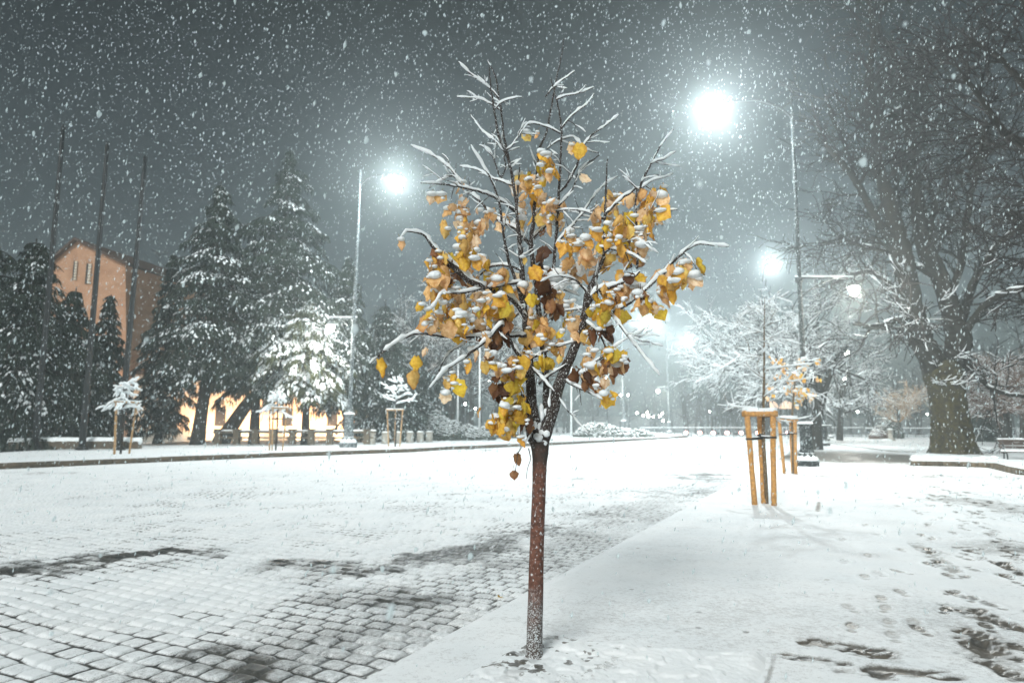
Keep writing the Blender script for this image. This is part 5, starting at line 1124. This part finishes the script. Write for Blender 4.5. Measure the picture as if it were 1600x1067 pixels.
# long low wing behind the cedars
a = P(205, 664, 58); c = P(560, 664, 58); z = P(400, 585, 58)[2]; o = empty('low_building', V(a[0], 58, 0), 'long low building glowing peach behind the cedar trunks', 'building')
wb = Bag(); wb.box(((a[0]+c[0])/2, 61, z/2), (c[0]-a[0], 6, z)); wb.build('wall', M['palestucco'], o, smooth=False)
rb_ = Bag(); rb_.box(((a[0]+c[0])/2, 61, z+.15), (c[0]-a[0]+.8, 6.8, .3)); rb_.build('roof', M['roof'], o, smooth=False)
pl = Bag(); pl.box(((a[0]+c[0])/2, 57.95, .45), (c[0]-a[0], .2, .9)); pl.build('plinth', M['palestone'], o, smooth=False)
for px in (262, 345, 450, 520):
    q = P(px, 640, 58); fb = Bag(); fb.box((q[0], 57.97, 2.2), (.9, .1, 1.5)); wn = fb.build('window', M['dark'], o, smooth=False); s_ = Bag(); s_.box((q[0], 57.9, 1.4), (1.1, .2, .08)); s_.build('sill', M['palestone'], wn, smooth=False).location = (0, 0, 0)
# floodlights washing the two buildings
FL = [(300, 55.6, 1500, 'floodlight on the ground behind the straight cedar trunk'), (375, 55.6, 1600, 'floodlight on the ground behind the leaning cedar trunk'), (455, 55.6, 2000, 'floodlight on the ground before the brightest stretch of the low wall'), (520, 55.6, 2000, 'floodlight on the ground behind the tall grey lamp'), (108, 59.0, 1700, 'floodlight at the foot of the gabled house')]
for px, Y, pw, lab in FL:
    g = V(P(px, 664, Y)[0], Y, .12); o = empty('floodlight', g, lab, 'floodlight', 'warm floodlights at the foot of the buildings')
    hb = Bag(); hb.box(g+V(0, -.1, .25), (.5, .2, .32)); hb.tube([g, g+V(0, 0, .2)], .04, 6); hb.build('housing', M['iron'], o, smooth=False)
    gb = Bag(); gb.box(g+V(0, .03, .25), (.42, .02, .24)); gb.build('glass', M['floodglass'], o, smooth=False)
    light(g+V(0, .15, .35), pw, (1, .66, .40), .15, rad(150), 'flood_light', o, V(0, 1, 1.0 if px > 200 else 4.0))

# far hazy blocks
M['farwall'] = mat('far_rendered_wall', (.16, .17, .17), .9, .1, ((.11, .12, .12), .4, .3, .7))
for (x0, x1, y0, Y, lab) in [(900, 1042, 652, 128, 'low long grey building in the haze right of the young trunk'), (1052, 1192, 640, 135, 'broad dim building beyond the middle of the far fence'), (1330, 1480, 655, 105, 'low dark building beyond the fence, left of the big bare trunk'), (1518, 1545, 650, 100, 'low dim building seen right of the big bare trunk')]:
    a, c = P(x0, 664, Y), P(x1, 664, Y); z = P(x0, y0, Y)[2]; o = empty('far_building', V(a[0], Y, 0), lab, 'building'); w = c[0]-a[0]
    wb = Bag(); wb.box(((a[0]+c[0])/2, Y+4, z/2), (w, 8, z)); wb.build('wall', M['farwall'], o, smooth=False); r_ = Bag(); r_.box(((a[0]+c[0])/2, Y+4, z+.1), (w+.3, 8.3, .2)); r_.build('roof', M['farwall'], o, smooth=False)
    for k in range(max(2, int(w/5))):
        fb = Bag(); fb.box((a[0]+w*(k+.5)/max(2, int(w/5)), Y-.02, z*.55), (.9, .1, min(1.2, z*.35))); fb.build('window', M['dark'], o, smooth=False)

# ================================================================ low walls, posts, fence
def low_wall(x0, x1, Y, h, label, capsnow=.07, m_='stone', nb=12):
    a, c = P(x0, 664, Y), P(x1, 664, Y); zb = KZ+.05; o = empty('low_wall', V(a[0], Y, zb), label, 'wall'); b_ = Bag(); s_ = Bag(); L = c[0]-a[0]; x = a[0]
    while x < c[0]-.05:
        w = min(R.uniform(.7, 1.3), c[0]-x); b_.box((x+w/2, Y+R.uniform(-.01, .01), zb+h/2), (w*.985, .45, h*R.uniform(.97, 1.0))); x += w
    b_.build('stone_blocks', M[m_], o, smooth=False); n = int(L/.3); s_.tube([V(a[0]+L*t, Y, zb+h+.01) for t in np.linspace(0, 1, n)], [.23*R.uniform(.9, 1.08)]*1*n if False else [.2*R.uniform(.9, 1.1) for _ in range(n)], 7, flat=1.1)
    s_.build('snow_layer', M['snow'], o)
low_wall(19, 52, 34, .38, 'short left piece of the low stone wall under the black cedars, snow on top')
low_wall(60, 221, 34.6, .40, 'long low stone wall behind the leftmost stake frame, snow on top')
# balustrade of the terrace in front of the glowing wall
Yw = 41.5; zb = KZ+.08
a, c = P(335, 664, Yw), P(588, 664, Yw); o = empty('balustrade', V(a[0], Yw, zb), 'dark low balustrade with piers running behind the tall grey lamp', 'balustrade')
rb_ = Bag(); rb_.box(((a[0]+c[0])/2, Yw, zb+.78), (c[0]-a[0], .24, .14)); rb_.build('rail', M['stone'], o, smooth=False)
rb_ = Bag(); rb_.box(((a[0]+c[0])/2, Yw, zb+.42), (c[0]-a[0], .10, .10)); rb_.build('rail', M['stone'], o, smooth=False)
sn_ = Bag(); sn_.tube([V(a[0]+(c[0]-a[0])*t, Yw, zb+.86) for t in np.linspace(0, 1, 40)], [.075*R.uniform(.8, 1.2) for _ in range(40)], 6); sn_.build('snow_layer', M['snow'], o)
for px in range(342, 585, 29):
    q = P(px, 664, Yw); pb = Bag(); pb.box((q[0], Yw, zb+.45), (.38, .34, .9), 0, .94); pb.box((q[0], Yw, zb+.93), (.46, .42, .09)); pb.build('pier', M['stone'], o, smooth=False)
PL = ['stone post right behind the tall grey lamp base, first of the row', 'second stone post from the tall grey lamp', 'stone post behind the left leg of the rightmost stake frame', 'stone post behind the right leg of the rightmost stake frame', 'stone post right of the rightmost stake frame', 'last stone post of the row, nearest the round snowy shrub']
for k, px in enumerate([581, 603, 622, 641, 657, 671]):
    Y = 43.5+k*1.2; q = V(P(px, 664, Y)[0], Y, KZ+.03); o = empty('stone_post', q, PL[k], 'post', 'stone posts along the far pavement')
    pb = Bag(); pb.lathe(q, [(.0, 0), (.26, 0), (.25, .62), (.29, .66), (.29, .74), (0, .76)], 8); pb.build('shaft', M['palestone'], o, smooth=False); s_ = Bag(); s_.blob(q+V(0, 0, .78), (.26, .26, .07), .1); s_.build('snow_cap', M['snow'], o)
# far fence with warning lights
def fence(p0, p1, h, n, label, z=0):
    o = empty('fence', p0, label, 'fence')
    for s in (1.0, .55, .12):
        b_ = Bag(); b_.tube([p0+V(0, 0, h*s+z), p1+V(0, 0, h*s+z)], .035, 5); b_.build('rail', M['wire'], o)
    for k in range(n+1):
        q = p0+(p1-p0)*(k/n); b_ = Bag(); b_.tube([q, q+V(0, 0, h)], .05, 5); b_.build('post', M['wire'], o)
    s_ = Bag(); s_.tube([p0+(p1-p0)*t+V(0, 0, h+.05) for t in np.linspace(0, 1, 30)], .05, 5); s_.build('snow_layer', M['snow'], o)
g0, g1 = V(P(1000, 664, 82)[0], 82, 0), V(P(1345, 664, 82)[0], 82, 0); fence(g0, g1, 1.15, 26, 'long far fence closing the roadway, with warning lights on it')
g0, g1 = V(P(1352, 664, 80)[0], 80, 0), V(P(1640, 664, 78)[0], 78, 0); fence(g0, g1, 1.1, 22, 'far fence behind the big bare trunk, right part of the square')
for k, px in enumerate([1072, 1093.5, 1114.5, 1136, 1158, 1184, 1231]):
    p = P(px, 676, 81.6); o = empty('warning_light', p, 'small pinkish warning light on the far fence', 'warning light', 'row of pinkish warning lights along the far fence')
    b_ = Bag(); b_.blob(p, (.26, .12, .20), .05); b_.build('glass', M['redlight'], o); b_ = Bag(); b_.box(p-V(0, -.12, .02), (.3, .1, .3)); b_.build('housing', M['wire'], o, smooth=False)
# two glowing domes between the stakes
for k, px in enumerate([1205, 1229]):
    Y = 70; p = P(px, 634, Y); o = empty('lit_canopy', V(p[0], Y, 0), ['peach glowing dome-shaped canopy, left of the pair seen between the staked saplings', 'peach glowing dome-shaped canopy, right of the pair seen between the staked saplings'][k], 'canopy')
    b_ = Bag(); b_.lathe(p-V(0, 0, .2), [(.74, -.1), (.72, .12), (.60, .42), (.36, .66), (0, .76)], 14); b_.build('dome', M['warmglass'], o); b_ = Bag(); b_.tube([V(p[0], Y, 0), p], .05, 6); b_.build('post', M['iron'], o)
# small pale pillar and bench
p = V(P(1390, 664, 62)[0], 62, 0); o = empty('stone_pillar', p, 'small pale pillar on a heap of snow, left of the big bare trunk', 'pillar'); b_ = Bag(); b_.lathe(p, [(0, 0), (.4, 0), (.4, .2), (.22, .28), (.2, .95), (.28, 1.0), (0, 1.1)], 8); b_.build('shaft', M['palestone'], o); s_ = Bag(); s_.blob(p+V(0, 0, 1.1), (.25, .25, .12), .1); s_.blob(p+V(-.4, -.1, .05), (.6, .4, .18), .1); s_.build('snow_cap', M['snow'], o)
Yk = 25.5; bc = V(P(1601, 664, Yk)[0], Yk, 0); o = empty('park_bench', bc, 'dark park bench with snow on seat and back at the right edge', 'bench')
ang = rad(-25); ca, sa = math.cos(ang), math.sin(ang)
def loc(x, y, z): return bc+V(x*ca-y*sa, x*sa+y*ca, z)
b_ = Bag()
for y in (-.2, -.07, .06, .19): b_.box(loc(0, y, .45), (1.7, .11, .04), ang)
b_.build('seat', M['benchwood'], o, smooth=False); b_ = Bag()
for z in (.62, .76, .88): b_.box(loc(0, .30+.06*(z-.6), z), (1.7, .04, .10), ang)
b_.build('backrest', M['benchwood'], o, smooth=False)
for x in (-.7, .7):
    b_ = Bag(); b_.tube([loc(x, -.24, 0), loc(x, -.2, .42)], .03, 6); b_.tube([loc(x, .34, 0), loc(x, .24, .42), loc(x, .34, .92)], .03, 6); b_.tube([loc(x, -.22, .40), loc(x, .26, .40)], .025, 6); b_.build('leg', M['iron'], o)
s_ = Bag(); s_.tube([loc(t, 0, .485) for t in np.linspace(-.85, .85, 16)], [.05*R.uniform(.8, 1.2) for _ in range(16)], 8); s_.box(loc(0, 0, .49), (1.68, .44, .05), ang, .9); s_.tube([loc(t, .32, .95) for t in np.linspace(-.85, .85, 16)], [.035*R.uniform(.8, 1.2) for _ in range(16)], 6); s_.build('snow_layer', M['snow'], o)

# ---- far wood: reads as one mass
rs = np.random.RandomState(9); vs = []; ts_ = []; kn = 0; wb = Bag()
for (x0, x1, Y, ytop, n) in [(560, 860, 92, 480, 46), (1050, 1200, 100, 585, 24), (1190, 1500, 104, 570, 40), (1490, 1620, 92, 540, 18), (840, 1060, 125, 600, 20), (-300, 560, 95, 420, 60), (1600, 2000, 70, 400, 30)]:
    for k in range(n):
        px = rs.uniform(x0, x1); Yk_ = Y*rs.uniform(.96, 1.1); g = P(px, 664, Yk_); H = P(px, ytop, Yk_)[2]*rs.uniform(.55, 1.1)
        b0 = V(g[0], Yk_, 0); wb.tube([b0, b0+V(rs.normal(0, .3), 0, H*.5), b0+V(rs.normal(0, .6), 0, H)], [.22, .14, .03], 5, cap=False)
        for q in range(34):
            z = H*rs.uniform(.2, 1); L = H*.32*rs.uniform(.4, 1)*(1.2-z/H); a_ = rs.uniform(0, 6.28); d_ = V(math.cos(a_), math.sin(a_), rs.uniform(.2, .9)); p0 = b0+V(0, 0, z)
            wb.tube([p0, p0+d_*L*.5, p0+d_*L+V(0, 0, rs.uniform(-.2, .3)*L)], [.06, .04, .02], 3, cap=False)
            for w_ in range(3): s0 = p0+d_*L*rs.uniform(.3, 1); wb.tube([s0, s0+V(*rs.normal(0, 1, 3))*L*.28], [.025, .015], 3, cap=False)
far = wb.build('far_wood', M['twig']); tag(far, 'grey leafless wood closing the far side of the square', 'trees', None, 'stuff')

# ================================================================ falling snow
def flakes():
    rs = np.random.RandomState(15)
    oc = V(1, 0, 0), V(-1, 0, 0), V(0, 1, 0), V(0, -1, 0), V(0, 0, 1), V(0, 0, -1); oc = np.array(oc)
    f8 = np.array([[0, 2, 4], [2, 1, 4], [1, 3, 4], [3, 0, 4], [2, 0, 5], [1, 2, 5], [3, 1, 5], [0, 3, 5]])
    vs, fs = [], []; k = 0
    for (y0, y1, dens, smin, smax) in [(.9, 2.8, 4.5, .0030, .0080), (.9, 2.2, 8, .0024, .0055), (2, 5, 17, .0024, .0070), (5, 12, 10, .0040, .0120), (12, 24, 2.2, .007, .018), (24, 36, .4, .014, .024)]:
        big = y1 < 3; ov, of_ = (ICO, ICOF) if big else (oc, f8); nv_ = len(ov)
        vol = 1.85*1.25*(y1**3-y0**3)/3; n = int(dens*vol); y = (rs.uniform(y0**3, y1**3, n))**(1/3)
        x = rs.uniform(-.92, .92, n)*y; el = rs.uniform(-.46, .80, n); z = CAMH+el*y
        ok = (z > .05) & (z < 26) & ~((np.abs(x-.15) < .05*y) & (el < -.02) & (y < 3)); y, x, z = y[ok], x[ok], z[ok]; n = len(y)
        s = rs.uniform(0, 1, n)**2.2*(smax-smin)+smin
        sc = np.stack([s*rs.uniform(.7, 1.2, n), s*rs.uniform(.7, 1.2, n), s*rs.uniform(1.2, 2.0 if big else 3.6, n)], 1)
        v = ov[None]*sc[:, None, :]*(1+rs.uniform(-.22, .22, (n, nv_, 1)))
        tl = rs.normal(.16, .14, n); c_, s_ = np.cos(tl), np.sin(tl)      # leaning with the wind
        vx = v[:, :, 0]*c_[:, None]+v[:, :, 2]*s_[:, None]; vz = -v[:, :, 0]*s_[:, None]+v[:, :, 2]*c_[:, None]
        v = np.stack([vx, v[:, :, 1], vz], -1)+np.stack([x, y, z], 1)[:, None, :]
        vs.append(v.reshape(-1, 3)); fs.append((of_[None]+(np.arange(n)*nv_+k)[:, None, None]).reshape(-1, 3)); k += nv_*n
    print('flakes', k//6)
    return np.vstack(vs), np.vstack(fs)
m = bpy.data.materials.new('falling_snow'); m.use_nodes = True; nt = m.node_tree; nt.nodes.clear()
d_ = nt.nodes.new('ShaderNodeBsdfDiffuse'); d_.inputs[0].default_value = (.80, .90, .92, 1); t_ = nt.nodes.new('ShaderNodeBsdfTranslucent'); t_.inputs[0].default_value = (.80, .90, .92, 1)
s_ = nt.nodes.new('ShaderNodeMixShader'); s_.inputs[0].default_value = .5; nt.links.new(d_.outputs[0], s_.inputs[1]); nt.links.new(t_.outputs[0], s_.inputs[2]); ou = nt.nodes.new('ShaderNodeOutputMaterial'); tr_ = nt.nodes.new('ShaderNodeBsdfTransparent'); s2_ = nt.nodes.new('ShaderNodeMixShader'); s2_.inputs[0].default_value = .42; nt.links.new(s_.outputs[0], s2_.inputs[1]); nt.links.new(tr_.outputs[0], s2_.inputs[2]); nt.links.new(s2_.outputs[0], ou.inputs[0])
vv, ff = flakes(); fo = link('falling_snow', mesh_np('falling_snow', vv, ff, True), m); tag(fo, 'snowflakes drifting down everywhere in the air', 'snowfall', None, 'stuff')
# granules of loose snow on the near pavement edge are part of the ground meshes

# ================================================================ air, sky, light
hm = bpy.data.meshes.new('haze'); hb = Bag(); hb.box((0, 55, 14), (420, 170, 32)); ho = hb.build('haze', [], None, smooth=False)
hmat = bpy.data.materials.new('haze'); hmat.use_nodes = True; nt = hmat.node_tree; nt.nodes.clear(); ou = nt.nodes.new('ShaderNodeOutputMaterial'); pv = nt.nodes.new('ShaderNodeVolumePrincipled')
pv.inputs['Color'].default_value = (.87, .98, .99, 1); pv.inputs['Density'].default_value = HAZE; pv.inputs['Anisotropy'].default_value = .72
nt.links.new(pv.outputs[0], ou.inputs['Volume']); ho.data.materials.append(hmat); tag(ho, 'snow-filled hazy air over the square', 'haze', None, 'stuff')

w = bpy.data.worlds.new('World'); SC.world = w; w.use_nodes = True; nt = w.node_tree; bgn = nt.nodes['Background']
sky = nt.nodes.new('ShaderNodeTexSky'); sky.sky_type = 'NISHITA'; sky.sun_disc = False; sky.sun_elevation = SUN_EL; sky.sun_rotation = SUN_ROT; sky.dust_density = 4
# night cloud: the sky texture greyed, over a slightly mottled cloud base lit by the town
tc = nt.nodes.new('ShaderNodeTexCoord'); no = nt.nodes.new('ShaderNodeTexNoise'); no.inputs['Scale'].default_value = 1.6; no.inputs['Detail'].default_value = 5; nt.links.new(tc.outputs['Generated'], no.inputs['Vector'])
rp = nt.nodes.new('ShaderNodeValToRGB'); rp.color_ramp.elements[0].position = .3; rp.color_ramp.elements[1].position = .7; rp.color_ramp.elements[0].color = (.105, .148, .146, 1); rp.color_ramp.elements[1].color = (.15, .19, .186, 1); nt.links.new(no.outputs['Fac'], rp.inputs['Fac'])
sx = nt.nodes.new('ShaderNodeSeparateXYZ'); nt.links.new(tc.outputs['Generated'], sx.inputs[0]); mr = nt.nodes.new('ShaderNodeMapRange'); mr.inputs['From Min'].default_value = .0; mr.inputs['From Max'].default_value = .6; mr.inputs['To Min'].default_value = 1.0; mr.inputs['To Max'].default_value = .12; nt.links.new(sx.outputs['Z'], mr.inputs['Value'])
mxw = nt.nodes.new('ShaderNodeMix'); mxw.data_type = 'RGBA'; mxw.inputs['Factor'].default_value = .97; nt.links.new(sky.outputs[0], mxw.inputs[6]); nt.links.new(rp.outputs[0], mxw.inputs[7]); nt.links.new(mxw.outputs[2], bgn.inputs[0]); ml = nt.nodes.new('ShaderNodeMath'); ml.operation = 'MULTIPLY'; ml.inputs[1].default_value = WORLD; nt.links.new(mr.outputs[0], ml.inputs[0]); nt.links.new(ml.outputs[0], bgn.inputs[1])
sl = bpy.data.lights.new('sun', 'SUN'); sl.energy = SUN; sl.angle = rad(25); sl.color = (.99, 1.0, .985); so = bpy.data.objects.new('sun', sl); COL.objects.link(so)
so.rotation_euler = (math.pi/2-SUN_EL, 0, SUN_AZ)

SC.view_settings.view_transform = 'Standard'; SC.view_settings.look = 'None'; SC.view_settings.exposure = EXPO; SC.view_settings.gamma = 1
cy = SC.cycles; cy.use_denoising = DENOISE; cy.max_bounces = 5; cy.diffuse_bounces = 3; cy.glossy_bounces = 2; cy.transmission_bounces = 3; cy.volume_bounces = 1; cy.transparent_max_bounces = 8
cy.sample_clamp_indirect = 4; cy.use_adaptive_sampling = True; cy.adaptive_threshold = .02
try: cy.denoiser = 'OPENIMAGEDENOISE'; cy.denoising_input_passes = 'RGB_ALBEDO_NORMAL'; cy.denoising_prefilter = 'ACCURATE'
except Exception: pass
